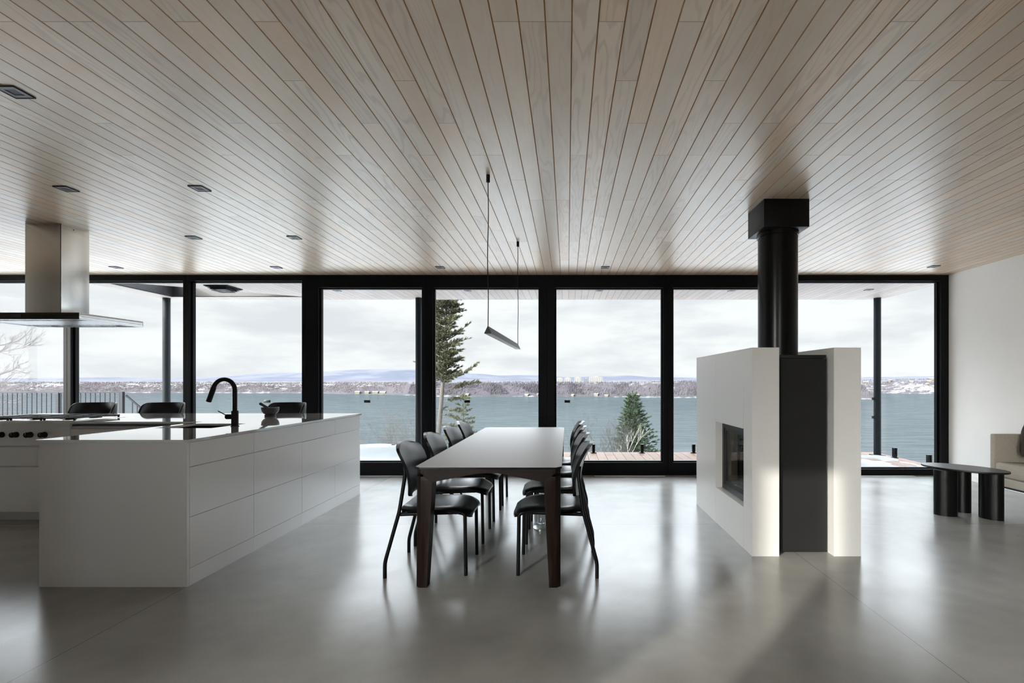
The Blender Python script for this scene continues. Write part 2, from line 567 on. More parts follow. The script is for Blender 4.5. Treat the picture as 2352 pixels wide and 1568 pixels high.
# ceiling of separate boards with V grooves
mb = MB()
pitch, gv = .1083, .0032
i0 = int(math.floor((XL - .1 - .019) / pitch))
for i in range(i0, int((XR + .1) / pitch) + 1):
    a = .019 + i * pitch
    b = a + pitch
    mb.add([(a + gv, YB - .1, CEIL), (b - gv, YB - .1, CEIL), (b - gv, YW + .12, CEIL), (a + gv, YW + .12, CEIL)], [(0, 1, 2, 3)])
ceil_o = mb.build('ceiling', M['ceil'])
struct(ceil_o)
mb = MB()
for i in range(i0, int((XR + .1) / pitch) + 2):
    a = .019 + i * pitch
    y0, y1 = YB - .1, YW + .12
    mb.add([(a - gv, y0, CEIL), (a, y0, CEIL + .006), (a + gv, y0, CEIL), (a - gv, y1, CEIL), (a, y1, CEIL + .006), (a + gv, y1, CEIL)],
           [(0, 1, 4, 3), (1, 2, 5, 4)])
mb.build('groove', M['groove'], ceil_o)

struct(MB().box(XR, YB - .15, 0, XR + .16, YW + .14, CEIL).build('wall_right', M['white_wall']))
struct(MB().grid_slab([YB - .15, 4.7, 6.4, YW + .14], [0, .08, 2.66, CEIL], lambda i, j: not (i == 1 and j == 1), XL - .16, XL, 'x').build('wall_left', M['white_wall']))
# back wall with the narrow entrance light and an unseen opening added for fill light
xs = [XL, -2.86, -2.16, .3, 1.0, XR]
zs = [0, .02, 2.7, CEIL]
struct(MB().grid_slab(xs, zs, lambda i, j: not (i in (1, 3) and j == 1), YB - .15, YB, 'y').build('wall_back', M['white_wall']))
struct(MB().box(-3.07, YB, 0, -2.96, 1.95, CEIL).build('wall_light_blocker', M['white_wall']))  # unseen wall added to shade the left part of the island's end panel
struct(MB().box(XR - .012, YB, 0, XR, YW, .07).build('baseboard_right', M['white_wall']))


def bay(name, x0, wl, x1, wr, sill, head, sash=0.):
    xs = [x0, x0 + wl, x1 - wr, x1]
    zs = [0, sill, head, CEIL]
    f = struct(MB().grid_slab(xs, zs, lambda i, j: not (i == 1 and j == 1), YW, YW + .10, 'y').build(name, M['frame'], bevel=.003, bseg=1))
    s = .022
    xs = [x0 + wl - .001, x0 + wl + s, x1 - wr - s, x1 - wr + .001]
    zs = [sill - .001, sill + s * .8, head - s * .8, head + .001]
    MB().grid_slab(xs, zs, lambda i, j: not (i == 1 and j == 1), YW + .045, YW + .095, 'y').build('glazing_bead', M['rail' if False else 'frame'], f)
    MB().box(xs[1] - .005, YW + .062, zs[1] - .005, xs[2] + .005, YW + .078, zs[2] + .005).build('pane', M['glass'], f)
    # exterior half of the mullion
    return f


bay('window_1', XL, .10, -6.872, .0515, .084, 2.667)
bay('window_2', -6.872, .0515, -5.237, .042, .084, 2.667)
bay('window_3', -5.237, .042, -3.600, .047, .084, 2.667)
bay('door_1', -3.600, .18, -1.920, .070, .174, 2.577)
bay('door_2', -1.920, .07, -.275, .102, .174, 2.577)
bay('door_3', -.275, .102, 1.384, .064, .174, 2.577)
bay('door_4', 1.384, .063, 3.10, .14, .174, 2.577)
bay('window_4', 3.10, .04, 5.24, .11, .084, 2.667)

for i, (x0, x1) in enumerate(((-2.86, -2.16), (.3, 1.0))):  # the second one frames the added fill opening
    n = 'window_%d' % (5 + i)
    f = struct(MB().grid_slab([x0, x0 + .03, x1 - .03, x1], [.02, .05, 2.67, 2.7], lambda a, b: not (a == 1 and b == 1), YB - .1, YB - .02, 'y').build(n, M['frame']))
    MB().box(x0 + .03, YB - .065, .05, x1 - .03, YB - .05, 2.67).build('pane', M['glass'], f)

f = struct(MB().grid_slab([4.7, 4.75, 5.52, 5.58, 6.35, 6.4], [.08, .13, 2.61, 2.66], lambda a, b: not (a in (1, 3) and b == 1), XL - .12, XL - .04, 'x').build('window_7', M['frame']))  # unseen side window added to bring in fill light from the left
for y0, y1 in ((4.75, 5.52), (5.58, 6.35)):
    MB().box(XL - .09, y0, .13, XL - .075, y1, 2.61).build('pane', M['glass'], f)

# roof over the room and the terrace, with the triangular opening
rb = MB()
Z0, Z1 = CEIL + .03, 3.12
rb.box(XL - .3, YB - .3, Z0, XR + .34, YW + .10, Z1)
struct(rb.build('roof', M['dark_fascia']))
YE, YI = 8.64, 8.37
XA, XA2, XC, XE = -7.14, -6.84, -4.52, 5.58
hx, hy = -6.84, 6.97
sof = MB()
t0, t1 = CEIL, 3.10
sof.prism([(XA, YW + .101), (XE, YW + .101), (XE, hy), (XA, hy)], t0, t1)
sof.prism([(XC, hy), (XE, hy), (XE, YI), (XC, YI)], t0, t1)
sof.prism([(XA, hy), (XA2, hy), (XA2, YI), (XA, YI)], t0, t1)
sof.prism([(XA2, hy), (XC, hy), (XC, YI)], t0, t1)
sof.prism([(XA, YI), (XE, YI), (XE, YE), (XA, YE)], t0, t1)
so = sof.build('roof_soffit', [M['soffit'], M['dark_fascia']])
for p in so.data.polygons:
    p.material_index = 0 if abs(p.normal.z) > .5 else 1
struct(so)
# lining strip that edges the opening
ln = MB()
ln.prism([(XA2, YI - .012), (XC - .02, YI - .012), (XC, YI), (XA2, YI)], t0 + .012, t1)
ln.prism([(XA2, hy), (XA2 + .012, hy + .01), (XA2 + .012, YI), (XA2, YI)], t0 + .012, t1)
ln.build('opening_lining', M['dark_fascia'], so)

# terrace deck of separate boards
mb = MB()
dp = .155
for i in range(int(-11.2 / dp), int(5.7 / dp)):
    a = .05 + i * dp
    y1 = 8.85 if a > -8.15 else 9.0
    mb.box(a + .003, YW + .15, -.04, a + dp - .003, y1, -.004)
mb.box(-11.2, 8.78, -.22, 5.70, 8.84, -.045)
mb.box(5.62, YW + .15, -.22, 5.68, 8.84, -.045)
mb.box(-11.2, YW + .15, -.4, 5.6, YW + .2, -.045)
struct(mb.build('deck', M['deck']))

# snow drifted on the terrace, thick on the left and an icy film on the right
def snow_patch(name, x0, x1, y0, y1, hfun, nx, ny, label):
    mb = MB()
    vs, fs = [], []
    for j in range(ny + 1):
        for i in range(nx + 1):
            x = x0 + (x1 - x0) * i / nx
            y = y0 + (y1 - y0) * j / ny
            vs.append((x, y, hfun(x, y)))
    for j in range(ny):
        for i in range(nx):
            a = j * (nx + 1) + i
            q = (a, a + 1, a + nx + 2, a + nx + 1)
            if max(vs[k][2] for k in q) > -.008:
                fs.append(q)
    mb.add(vs, fs)
    o = mb.build(name, M['snow'], smooth=True)
    return tag(o, label, 'snow', None, 'stuff')


def h_left(x, y):
    fade = max(0, min(1, (-2.05 - x) / .9))
    n = noise.noise(Vector((x * .9, y * 1.3, 3))) * .05 + noise.noise(Vector((x * 4, y * 4, 7))) * .012
    bank = .05 + .12 * max(0, min(1, (y - 8.05) / .5)) ** 1.2
    return -.03 + (bank + n * .8) * fade


def h_right(x, y):
    n = noise.noise(Vector((x * 1.6, y * 2.2, 9))) + .5 * noise.noise(Vector((x * 6, y * 5, 2)))
    edge = min(1, max(0, (x - 3.2) / .8)) * min(1, max(0, (5.66 - x) / .25)) * min(1, (y - 6.7) / .2) * max(0, min(1, (8.75 - y) / .3))
    return -.03 + max(0, (.25 + n * .9)) * .05 * edge + (.021 if n > -.25 else .0) * edge


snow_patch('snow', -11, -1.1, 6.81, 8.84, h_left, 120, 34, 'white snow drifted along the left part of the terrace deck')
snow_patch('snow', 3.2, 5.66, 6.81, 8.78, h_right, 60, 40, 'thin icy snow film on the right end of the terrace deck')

# ------------------------------------------------------------------ landscape
struct(MB().add([(-9000, 60, -26), (9000, 60, -26), (9000, 6000, -26), (-9000, 6000, -26)], [(0, 1, 2, 3)]).build('water', M['water']), 'stuff', 'grey blue river below the house reaching the far shore', 'water')

# snowy slope under the house down to the river
mb = MB()
vs, fs = [], []
nx, ny = 70, 36
for j in range(ny + 1):
    for i in range(nx + 1):
        x = -90 + 180 * i / nx
        y = 9.4 + (110 - 9.4) * (j / ny) ** 1.6
        z = -1.6 - .265 * (y - 9.4) + noise.noise(Vector((x * .13, y * .13, 0))) * .7 * min(1, (y - 9) / 6)
        vs.append((x, y, z))
for j in range(ny):
    for i in range(nx):
        a = j * (nx + 1) + i
        fs.append((a, a + 1, a + nx + 2, a + nx + 1))
mb.add(vs, fs)
struct(mb.build('hillside', M['hill_snow'], smooth=True))
struct(MB().box(-60, -60, -.5, 60, YB - .16, -.12).build('ground', M['snow']))

# far hills
RID = [(-10820, 44), (-9200, 44), (-7039, 47), (-6499, 44), (-6077, 39), (-5959, 61), (-5742, 63), (-5256, 50), (-4608, 47), (-4338, 61), (-4014, 88), (-3582, 117), (-3257, 117), (-2987, 131), (-2555, 155), (-2285, 161), (-1880, 158), (-1637, 131), (-1421, 109), (-1097, 104), (-827, 82), (-556, 88), (-340, 82), (-16, 61), (524, 72), (740, 82), (1064, 61), (1604, 55), (2685, 61), (3765, 61), (4630, 72), (6466, 50), (9167, 44)]


def lerp_tab(tab, x):
    if x <= tab[0][0]: return tab[0][1:]
    for a, b in zip(tab, tab[1:]):
        if x <= b[0]:
            t = (x - a[0]) / (b[0] - a[0])
            t = t * t * (3 - 2 * t)
            return tuple(p + (q - p) * t for p, q in zip(a[1:], b[1:]))
    return tab[-1][1:]


vs, fs = [], []
prof = [(-2600, -26, 0), (-2000, 2, 0), (-1300, 4, .12), (-800, 6, .4), (-350, 4, .8), (0, 0, 1.0), (500, -6, .9), (1500, -20, .4)]
nx = 260
for (dy, base_z, k) in prof:
    for i in range(nx + 1):
        x = -10800 + 19900 * i / nx
        h = lerp_tab(RID, x)[0] * k + base_z
        nz = noise.noise(Vector((x * .0016, dy * .003, 5))) * 10 + noise.noise(Vector((x * .006, dy * .006, 1))) * 4
        vs.append((x, 6000 + dy + noise.noise(Vector((x * .001, dy * .01, 2))) * 150 * (1 - k), h + nz * (.25 if k == 1 else k * .9)))
for j in range(len(prof) - 1):
    for i in range(nx):
        a = j * (nx + 1) + i
        fs.append((a, a + 1, a + nx + 2, a + nx + 1))
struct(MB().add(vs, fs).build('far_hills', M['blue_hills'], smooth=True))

# far shore: bluffs on the left, wooded cliff in the centre (x, y of the water's edge, height of the top, width of the slope)
SH = [(-3200, 1262, -4, 60), (-2049, 1262, -4, 60), (-1674, 1237, -3, 55), (-1422, 1212, -3, 50), (-1094, 1212, -3, 45), (-913, 1202, -6, 40), (-643, 1165, -4, 50), (-442, 1059, -3, 45), (-302, 977, -2, 38), (-239, 904, -1, 34), (-51, 891, -.5, 32), (106, 856, -1, 30), (222, 830, 1, 26), (357, 797, 2, 24), (454, 767, 2, 24), (478, 752, -4, 26), (486, 750, -20, 20)]


def shore_pts(tab, step):
    res = []
    x = tab[0][0]
    while x <= tab[-1][0]:
        y, top, wd = lerp_tab(tab, x)
        y += noise.noise(Vector((x * .012, 0, 0))) * 9 + noise.noise(Vector((x * .05, 4, 0))) * 2.5
        res.append((x, y, top, wd))
        x += step
    return res


def land_z(x, y, ys, top, wd):
    s = y - ys
    if s <= 0: return -26.2
    if s < 8: return -26 + 2.2 * s / 8
    n = noise.noise(Vector((x * .03, y * .03, 0))) * 2.2 + noise.noise(Vector((x * .12, y * .12, 8))) * 1.2
    if s < 8 + wd:
        t = (s - 8) / wd
        return -23.8 + (top + 23.8) * (t ** .8) + n * min(1, t * 3)
    return top + (s - 8 - wd) * .0042 + n * (.6 if s < 300 else .9)


def land(name, tab, step, back):
    pts = shore_pts(tab, step)
    ss = [0, 4, 8, 11, 15, 19, 23, 28, 34, 42, 52, 65, 90, 130, 200, 320, 520, 850, 1300, 2000]
    ss = [q for q in ss if q <= back]
    vs, fs = [], []
    for (x, y, top, wd) in pts:
        for q in ss:
            vs.append((x * (1 + q / 1600 * .5), y + q, land_z(x, y + q, y, top, wd)))
    n = len(ss)
    for i in range(len(pts) - 1):
        for j in range(n - 1):
            a = i * n + j
            fs.append((a, a + n, a + n + 1, a + 1))
    struct(MB().add(vs, fs).build(name, M['land'], smooth=True))
    return pts


rnd = random.Random(4)
near = land('far_shore', SH, 6, 2000)
SHR = [(640, 1240, -20, 150), (760, 1188, 3, 140), (835, 1082, 6, 140), (1032, 1045, 7, 150), (1361, 1010, 6, 150), (1800, 990, 6, 150)]
rightp = land('far_headland', SHR, 8, 320)


def forest(name, m, label, spots):
    mb = MB()
    for (x, y, z, h, r) in spots:
        a0 = rnd.random() * 6
        o = len(mb.v)
        k = 4
        for i in range(k):
            a = a0 + 2 * PI * i / k
            mb.v.append(Vector((x + r * math.cos(a), y + r * math.sin(a), z + h * .28)))
        mb.v.append(Vector((x + rnd.uniform(-.3, .3), y, z + h)))
        mb.v.append(Vector((x, y, z - .5)))
        for i in range(k):
            mb.f.append((o + i, o + (i + 1) % k, o + k))
            mb.f.append((o + (i + 1) % k, o + i, o + k + 1))
    o = mb.build(name, m)
    return tag(o, label, 'trees', None, 'stuff')


def spots_on(tab, x0, x1, n, smin, smax, h0, h1, gap=.0, edge=False):
    res = []
    while len(res) < n:
        x = rnd.uniform(x0, x1)
        y, top, wd = lerp_tab(tab, x)
        y += noise.noise(Vector((x * .012, 0, 0))) * 9 + noise.noise(Vector((x * .05, 4, 0))) * 2.5
        s = rnd.uniform(smin, smax) if not edge else 8 + wd + rnd.uniform(-3, 26)
        if noise.noise(Vector((x * .025, s * .05, 3))) < gap - .12: 
            if rnd.random() < .85: continue
        z = land_z(x, y + s, y, top, wd)
        h = rnd.uniform(h0, h1)
        res.append((x * (1 + s / 1600 * .5), y + s, z, h, h * rnd.uniform(.09, .17)))
    return res


forest('cliff_forest', M['forest'], 'grey bare woods on the snowy cliff across the river, centre and right', spots_on(SH, -326, 476, 8500, 9, 38, 2.2, 4.4, .06) + spots_on(SH, -326, 470, 1500, 0, 0, 2.5, 4.5, -.1, True))
forest('bluff_forest', M['forest_brown'], 'brownish bare woods on the low bluff across the river at left', spots_on(SH, -1700, -340, 9500, 9, 62, 1.6, 3.2, -.12) + spots_on(SH, -1700, -420, 2600, 90, 700, 2.5, 4.5, .1))
forest('headland_forest', M['forest'], 'grey woods on the low headland beyond the right glass pane', spots_on(SHR, 700, 1300, 2200, 10, 230, 2.6, 6, .0))

# houses and towers over the river
def house(x, y, z, wd, dp, h, rz, label, group):
    t = thing('house', (x, y, z), label, 'house', group)
    t.rotation_euler.z = rz
    m = MB().box(-wd / 2, -dp / 2, -2.5, wd / 2, dp / 2, h).move((x, y, z))
    m.build('wall', M['house_wall'], t)
    e = .5
    m = MB().prism([(-dp / 2 - e, h - .1), (dp / 2 + e, h - .1), (0, h + dp * .34)], -wd / 2 - e, wd / 2 + e, 'x').move((x, y, z))
    m.build('roof', M['house_roof'], t)
    return t


def shore_at(tab, x, s):
    y, top, wd = lerp_tab(tab, x)
    y += noise.noise(Vector((x * .012, 0, 0))) * 9 + noise.noise(Vector((x * .05, 4, 0))) * 2.5
    return x * (1 + s / 1600 * .5), y + s, land_z(x, y + s, y, top, wd)


hs = random.Random(11)
for i in range(16):
    x = 770 + i * 18 + hs.uniform(-2, 2)
    p = shore_at(SHR, x, hs.uniform(50, 150))
    house(*p, hs.uniform(7, 11), hs.uniform(5, 7), hs.uniform(3, 4.5), hs.uniform(-.5, .5), 'small pale snow-roofed house among the trees on the far headland at right', 'houses on the right-hand headland')
for i, x in enumerate((-182, -80, -58, -40, -20, 9, 52, 76, 122, 171, 240)):
    p = shore_at(SH, x + hs.uniform(-6, 6), hs.uniform(4, 8))
    house(*p, hs.uniform(4, 9), hs.uniform(4, 6), hs.uniform(1.6, 3.2), hs.uniform(-.7, .7), 'small snow-roofed house at the water\'s edge under the wooded cliff', 'houses along the foot of the cliff')
for i, x in enumerate((-462, -440, -419, -397)):
    p = shore_at(SH, x, 5)
    house(*p, hs.uniform(9, 13), 6, hs.uniform(3, 4), 0, 'small white house on the far bank seen through the left sliding pane', 'white houses on the left bank')

TW = [(-16, 14, 11, 9.5, 'leftmost pale apartment tower on the cliff across the river'),
      (.6, 12, 11, 9.8, 'pale apartment tower on the far cliff, second from left of the row'),
      (21, 12.6, 11, 10.6, 'tall pale apartment tower in the middle of the row on the far cliff'),
      (37, 8.5, 10, 8.6, 'grey lower apartment block beside the widest tower on the far cliff'),
      (56.5, 25.5, 12, 11.8, 'widest pale apartment block at the right end of the row on the far cliff')]
for (x, wd, dp, h, lab) in TW:
    x0, y0, z0 = shore_at(SH, x, 90)
    t = thing('apartment_tower', (x, y0, z0 - 1), lab, 'building', 'apartment towers on the far cliff')
    z0 -= 1
    MB().box(x - wd / 2, y0 - dp / 2, z0 - 2, x + wd / 2, y0 + dp / 2, z0 + h + 1.5).build('wall', M['tower'] if 'grey' not in lab else M['tower_win'], t)
    n = max(3, int(wd / 3.4))
    for i in range(n):
        xx = x - wd / 2 + (i + .5) * wd / n
        MB().box(xx - .55, y0 - dp / 2 - .06, z0 + 1.2, xx + .55, y0 - dp / 2 + .2, z0 + h + .6).build('window_strip', M['tower_win'], t)
    MB().box(x - wd * .18, y0 - 2, z0 + h + 1.5, x + wd * .18, y0 + 2, z0 + h + 2.4).build('roof_plant', M['tower'], t)

# ------------------------------------------------------------------ terrace things
def steel_post(x, y, label, clips=False):
    t = thing('steel_post', (x, y, 0), label, 'post', 'grey steel posts under the soffit')
    MB().lathe([(.057, -.004), (.057, CEIL)], (x, y, 0), 24).build('shaft', M['post'], t, smooth=True)
    MB().box(x - .09, y - .09, -.004, x + .09, y + .09, .008).build('base_plate', M['post'], t)
    if clips:
        for z in (.965, .64):
            MB().box(x - .085, y - .02, z, x - .05, y + .02, z + .045).build('glass_clip', M['matt_black'], t)


steel_post(-7.02, 8.47, 'grey round steel post at the left end of the terrace roof')
steel_post(-2.60, 8.47, 'grey round steel post beside the pine, partly behind the sliding door frame')
steel_post(5.43, 8.47, 'grey round steel post at the right corner of the terrace roof', True)

gx = [-7.24, -5.43, -3.62, -1.81, 0, 1.81, 3.62, 5.40]
glab = ['at the left beside the stair railing', 'behind the faucet', 'behind the mortar and the wide door jamb', 'in front of the bare bush', 'in front of the pine tree', 'in front of the spruce', 'behind the fireplace']
glab = ['frameless glass guard panel at the left end beside the metal railing', 'frameless glass guard panel seen behind the faucet', 'frameless glass guard panel in front of the white snow bank', 'frameless glass guard panel in front of the tall pine', 'frameless glass guard panel in front of the green spruce', 'frameless glass guard panel seen left of the fireplace', 'frameless glass guard panel behind the fireplace up to the corner post']
YG = 8.75
for i in range(7):
    x0, x1 = gx[i] + .01, gx[i + 1] - .01
    o = MB().box(x0, YG - .006, .06, x1, YG + .006, 1.075).build('glass_guard_panel', M['guard_glass'])
    tag(base(o), glab[i], 'glass panel', 'glass guard panels along the terrace edge')
    for j, f in enumerate((.26, .75)):
        x = x0 + (x1 - x0) * f
        sp = thing('glass_spigot', (x, YG, -.004), ('left' if j == 0 else 'right') + ' black spigot holding the ' + glab[i].replace('frameless ', ''), 'spigot', 'black spigots of the glass guard')
        MB().box(x - .026, YG - .03, -.004, x + .026, YG - .0065, .155).box(x - .026, YG + .0065, -.004, x + .026, YG + .03, .155).box(x - .026, YG - .007, -.004, x + .026, YG + .007, .055).build('clamp', M['matt_black'], sp, bevel=.003)
        MB().lathe([(.055, -.004), (.055, .010), (.05, .014)], (x, YG, 0), 20).build('base_plate', M['matt_black'], sp, smooth=True)
clab = ['small black clip joining the glass guard panels behind the mortar', 'small black clip joining the glass guard panels left of the pine, over the snow bank', 'small black clip joining the glass guard panels in front of the small pine', 'small black clip joining the glass guard panels right of the centre mullion', 'small black glass clip hidden in line with the mullion left of the fireplace', 'small black glass clip behind the fireplace']
for i, x in enumerate(gx[1:-1]):
    o = MB().box(x - .05, YG - .02, .905, x + .05, YG - .0065, .955).box(x - .05, YG + .0065, .905, x + .05, YG + .02, .955).box(x - .0085, YG - .008, .905, x + .0085, YG + .008, .955).build('glass_clip', M['matt_black'], bevel=.002)
    tag(base(o), clab[i], 'clip', 'black clips between the glass guard panels')
# side return of the guard
o = MB().box(5.545, 6.95, .06, 5.557, 8.42, 1.075).build('glass_guard_panel', M['guard_glass'])
tag(base(o), 'frameless glass guard panel along the right side of the terrace', 'glass panel', 'glass guard panels along the terrace edge')
for y, lab in ((8.2, 'black spigot standing on the right deck edge nearest the corner post'), (7.42, 'black spigot on the right deck edge nearest the coffee table')):
    sp = thing('glass_spigot', (5.551, y, -.004), lab, 'spigot', 'black spigots of the glass guard')
    MB().box(5.521, y - .026, -.004, 5.5445, y + .026, .165).box(5.5575, y - .026, -.004, 5.581, y + .026, .165).box(5.544, y - .026, -.004, 5.558, y + .026, .055).build('clamp', M['matt_black'], sp, bevel=.003)
    MB().lathe([(.055, -.004), (.055, .010), (.05, .014)], (5.551, y, 0), 20).build('base_plate', M['matt_black'], sp, smooth=True)

# metal railing at the left and the stair rail going down from it
YR = 8.92
t = thing('metal_railing', (-9.5, YR, -.004), 'dark grey metal railing with thin upright bars at the left of the terrace', 'railing')
MB().box(-11.1, YR - .02, 1.075, -8.18, YR + .02, 1.10).build('top_rail', M['rail'], t)
MB().box(-11.1, YR - .015, .08, -8.18, YR + .015, .10).build('bottom_rail', M['rail'], t)
for x in (-11.05, -9.39, -8.21):
    MB().box(x - .025, YR - .025, -.004, x + .025, YR + .025, 1.10).build('post', M['rail'], t)
x = -10.96
while x < -8.26:
    if abs(x + 9.39) > .04:
        MB().box(x - .006, YR - .006, .09, x + .006, YR + .006, 1.08).build('baluster', M['rail'], t)
    x += .09
t = thing('stair_railing', (-7.4, 9.25, -1.6), 'sloping dark grey stair handrail going down from the end of the metal railing', 'railing')
def sl(x): return 1.03 - (x + 8.16) * .86
MB().tube([(-8.16, YR + .03, sl(-8.16)), (-6.0, YR + .03, sl(-6.0))], .018, 8).build('handrail', M['rail'], t)
MB().tube([(-8.16, YR + .03, sl(-8.16) - .9), (-6.0, YR + .03, sl(-6.0) - .9)], .012, 8).build('bottom_rail', M['rail'], t)
x = -8.05
while x < -6.0:
    MB().box(x - .006, YR + .024, sl(x) - .9, x + .006, YR + .036, sl(x)).build('baluster', M['rail'], t)
    x += .0875
MB().box(-6.03, YR + .005, -2.2, -5.98, YR + .055, sl(-6)).build('post', M['rail'], t)

# exterior grille and soffit lights
t = thing('exhaust_grille', (-5.33, 7.5, CEIL - .07), 'square dark louvred exhaust grille under the terrace soffit', 'vent')
MB().box(-5.51, 7.32, CEIL - .012, -5.15, 7.68, CEIL).build('flange', M['rail'], t)
MB().box(-5.45, 7.38, CEIL - .055, -5.21, 7.62, CEIL - .012).build('hood_box', M['matt_black'], t)
for i in range(4):
    e = .165 - i * .018
    z = CEIL - .022 - i * .016
    MB().grid_slab([-5.33 - e, -5.33 - e + .03, -5.33 + e - .03, -5.33 + e], [7.5 - e, 7.5 - e + .03, 7.5 + e - .03, 7.5 + e], lambda a, b: not (a == 1 and b == 1), z, z + .006, 'z').build('louvre', M['rail'], t)


def downlight(x, y, label, group, proto=[]):
    if proto:
        o = copy_tree(proto[0])
        o.location = (x, y, CEIL)
        return tag(o, label, 'ceiling light', group)
    t = thing('downlight', (0, 0, 0), label, 'ceiling light', group)
    e, q = .052, .026
    MB().grid_slab([-e, -e + .004, e - .004, e], [-e, -e + .004, e - .004, e], lambda a, b: not (a == 1 and b == 1), -.007, 0, 'z').build('trim_edge', M['matt_black'], t)
    MB().grid_slab([-e + .004, -q, q, e - .004], [-e + .004, -q, q, e - .004], lambda a, b: not (a == 1 and b == 1), -.0045, 0, 'z').build('frame', M['trim_grey'], t)
    MB().box(-q, -q, -.002, q, q, 0).build('lamp_opening', M['void'], t)
    proto.append(t)
    t.location = (x, y, CEIL)
    return t


for x, y, lab in [(-2.80, 2.45, 'largest-looking square black ceiling downlight, at the far left high above the island'),
                  (-3.81, 3.677, 'square ceiling downlight in front of and right above the range hood chimney'),
                  (-2.79, 3.67, 'square ceiling downlight above the near part of the island, right of the hood'),
                  (-3.80, 4.918, 'square ceiling downlight just right of the hood chimney, over the inner corner of the counter'),
                  (-2.776, 4.918, 'square ceiling downlight above the far end of the island'),
                  (-5.785, 6.2, 'square ceiling downlight near the glass wall, leftmost of its row beside the hood'),
                  (-3.73, 6.2, 'square ceiling downlight near the glass wall above the third bar stool'),
                  (-1.63, 6.2, 'square ceiling downlight near the glass wall left of the pendant cords'),
                  (.486, 6.2, 'square ceiling downlight near the glass wall between pendant and flue'),
                  (2.59, 6.2, 'square ceiling downlight hidden behind the black flue'),
                  (4.66, 6.15, 'square ceiling downlight near the right wall corner of the glass wall')]:
    downlight(x, y, lab, 'square downlights in the room ceiling')
for x, y, lab in [(-3.70, 7.775, 'small soffit light outside, leftmost of the five, above the snow bank'),
                  (-1.60, 7.775, 'small soffit light outside above the tall pine'),
                  (.518, 7.775, 'small soffit light outside right of the centre mullion'),
                  (2.64, 7.775, 'small soffit light outside just left of the black flue'),
                  (4.80, 7.70, 'small soffit light outside by the right corner post')]:
    downlight(x, y, lab, 'square downlights in the terrace soffit')

# linear floor vents along the glass wall
for x0, x1, lab in [(-3.2, -1.75, 'slim linear floor vent by the glass wall left of the dining table'), (.37, 1.33, 'slim linear floor vent by the glass wall behind the right chairs'), (3.6, 4.72, 'slim linear floor vent by the glass wall right of the fireplace')]:
    o = MB().box(x0, 6.55, 0, x1, 6.60, .004).build('floor_vent', M['cabinet'])
    tag(base(o), lab, 'vent', 'linear floor vents at the glass wall')

# ================================================================== KITCHEN
CT, TH = .92, .018          # worktop top and thickness
ZB = CT - TH
xs = [-6.04, -5.5, -4.56, -3.308, -3.226, -2.776, -2.362]
ys = [3.006, 3.772, 4.183, 4.385, 5.555]
wt = MB().grid_slab(xs, ys, lambda i, j: (i >= 3 or j == 3) and not (i == 4 and j == 1), ZB, CT).build('worktop', M['quartz'])
tag(base(wt), 'white polished L-shaped stone worktop of the kitchen island', 'worktop')


def carcass(mb, x0, y0, x1, y1, z0, z1, t=.016):
    mb.box(x0, y0, z0, x0 + t, y1, z1).box(x1 - t, y0, z0, x1, y1, z1)
    mb.box(x0 + t, y0, z0, x1 - t, y0 + t, z1).box(x0 + t, y1 - t, z0, x1 - t, y1, z1)
    mb.box(x0 + t, y0 + t, z0, x1 - t, y1 - t, z0 + t)
    return mb


G = .0015
def leg_unit(label, y0, y1, fronts, end=None):
    """cabinet of the leg running towards the camera; fronts face right (+x)"""
    t = thing('base_cabinet', (-2.83, (y0 + y1) / 2, 0), label, 'cabinet', 'white handleless cabinets of the island')
    carcass(MB(), -3.278, y0 + .001, -2.394, y1 - .001, .0, ZB - .001).build('body', M['cabinet'], t)
    for (a, b, z0, z1, nm) in fronts:
        MB().box(-2.393, a + G, z0 + G, -2.373, b - G, z1 - G).build(nm, M['cabinet'], t, bevel=.0008, bseg=1)
    MB().box(-2.393, y0 + .0005, 0, -2.373, y1 - .0005, .107).build('plinth', M['cabinet'], t)
    if end == 'near':
        MB().box(-3.297, 3.018, 0, -2.373, 3.036, ZB - .001).build('end_panel', M['cabinet'], t, bevel=.001, bseg=1)
        MB().box(-3.297, 3.037, .1, -3.279, y1 - .001, ZB - .001).build('back_panel', M['cabinet'], t)
    return t


TOPZ = ZB - .002
leg_unit('white island cabinet with the plain end panel, farthest from the windows', 3.037, 3.661, [(3.037, 3.661, .745, TOPZ, 'drawer'), (3.037, 3.661, .43, .745, 'drawer'), (3.037, 3.661, .108, .43, 'drawer')], 'near')
leg_unit('white island cabinet under the faucet, between the end-panel cabinet and the wide drawer', 3.661, 4.327, [(3.661, 4.327, .745, TOPZ, 'drawer'), (3.661, 4.327, .43, .745, 'drawer'), (3.661, 4.327, .108, .43, 'drawer')])
leg_unit('white island cabinet at the far end with one wide middle drawer', 4.327, 5.535, [(4.327, 4.944, .742, TOPZ, 'drawer'), (4.944, 5.535, .742, TOPZ, 'drawer'), (4.327, 5.535, .425, .742, 'wide_drawer'), (4.327, 4.944, .108, .425, 'drawer'), (4.944, 5.535, .108, .425, 'drawer')])

# leg along the windows, fronts face the camera (-y)
YF = 4.42
def row_unit(label, x0, x1, fronts):
    t = thing('base_cabinet', ((x0 + x1) / 2, 4.9, 0), label, 'cabinet', 'white handleless cabinets of the island')
    carcass(MB(), x0 + .001, YF + .022, x1 - .001, 5.15, .09, ZB - .03).build('body', M['cabinet'], t)
    MB().box(x0 + .001, YF + .075, 0, x1 - .001, 5.10, .09).build('plinth', M['cabinet'], t)
    for (a, b, z0, z1, nm) in fronts:
        mb = MB().box(a + G, YF, z0 + G, b - G, YF + .020, z1 - .012)
        mb.prism([(YF + .004, z1 - .012), (YF + .020, z1 - .012), (YF + .020, z1 - .002)], a + G, b - G, 'x')
        mb.build(nm, M['cabinet'], t)
    return t


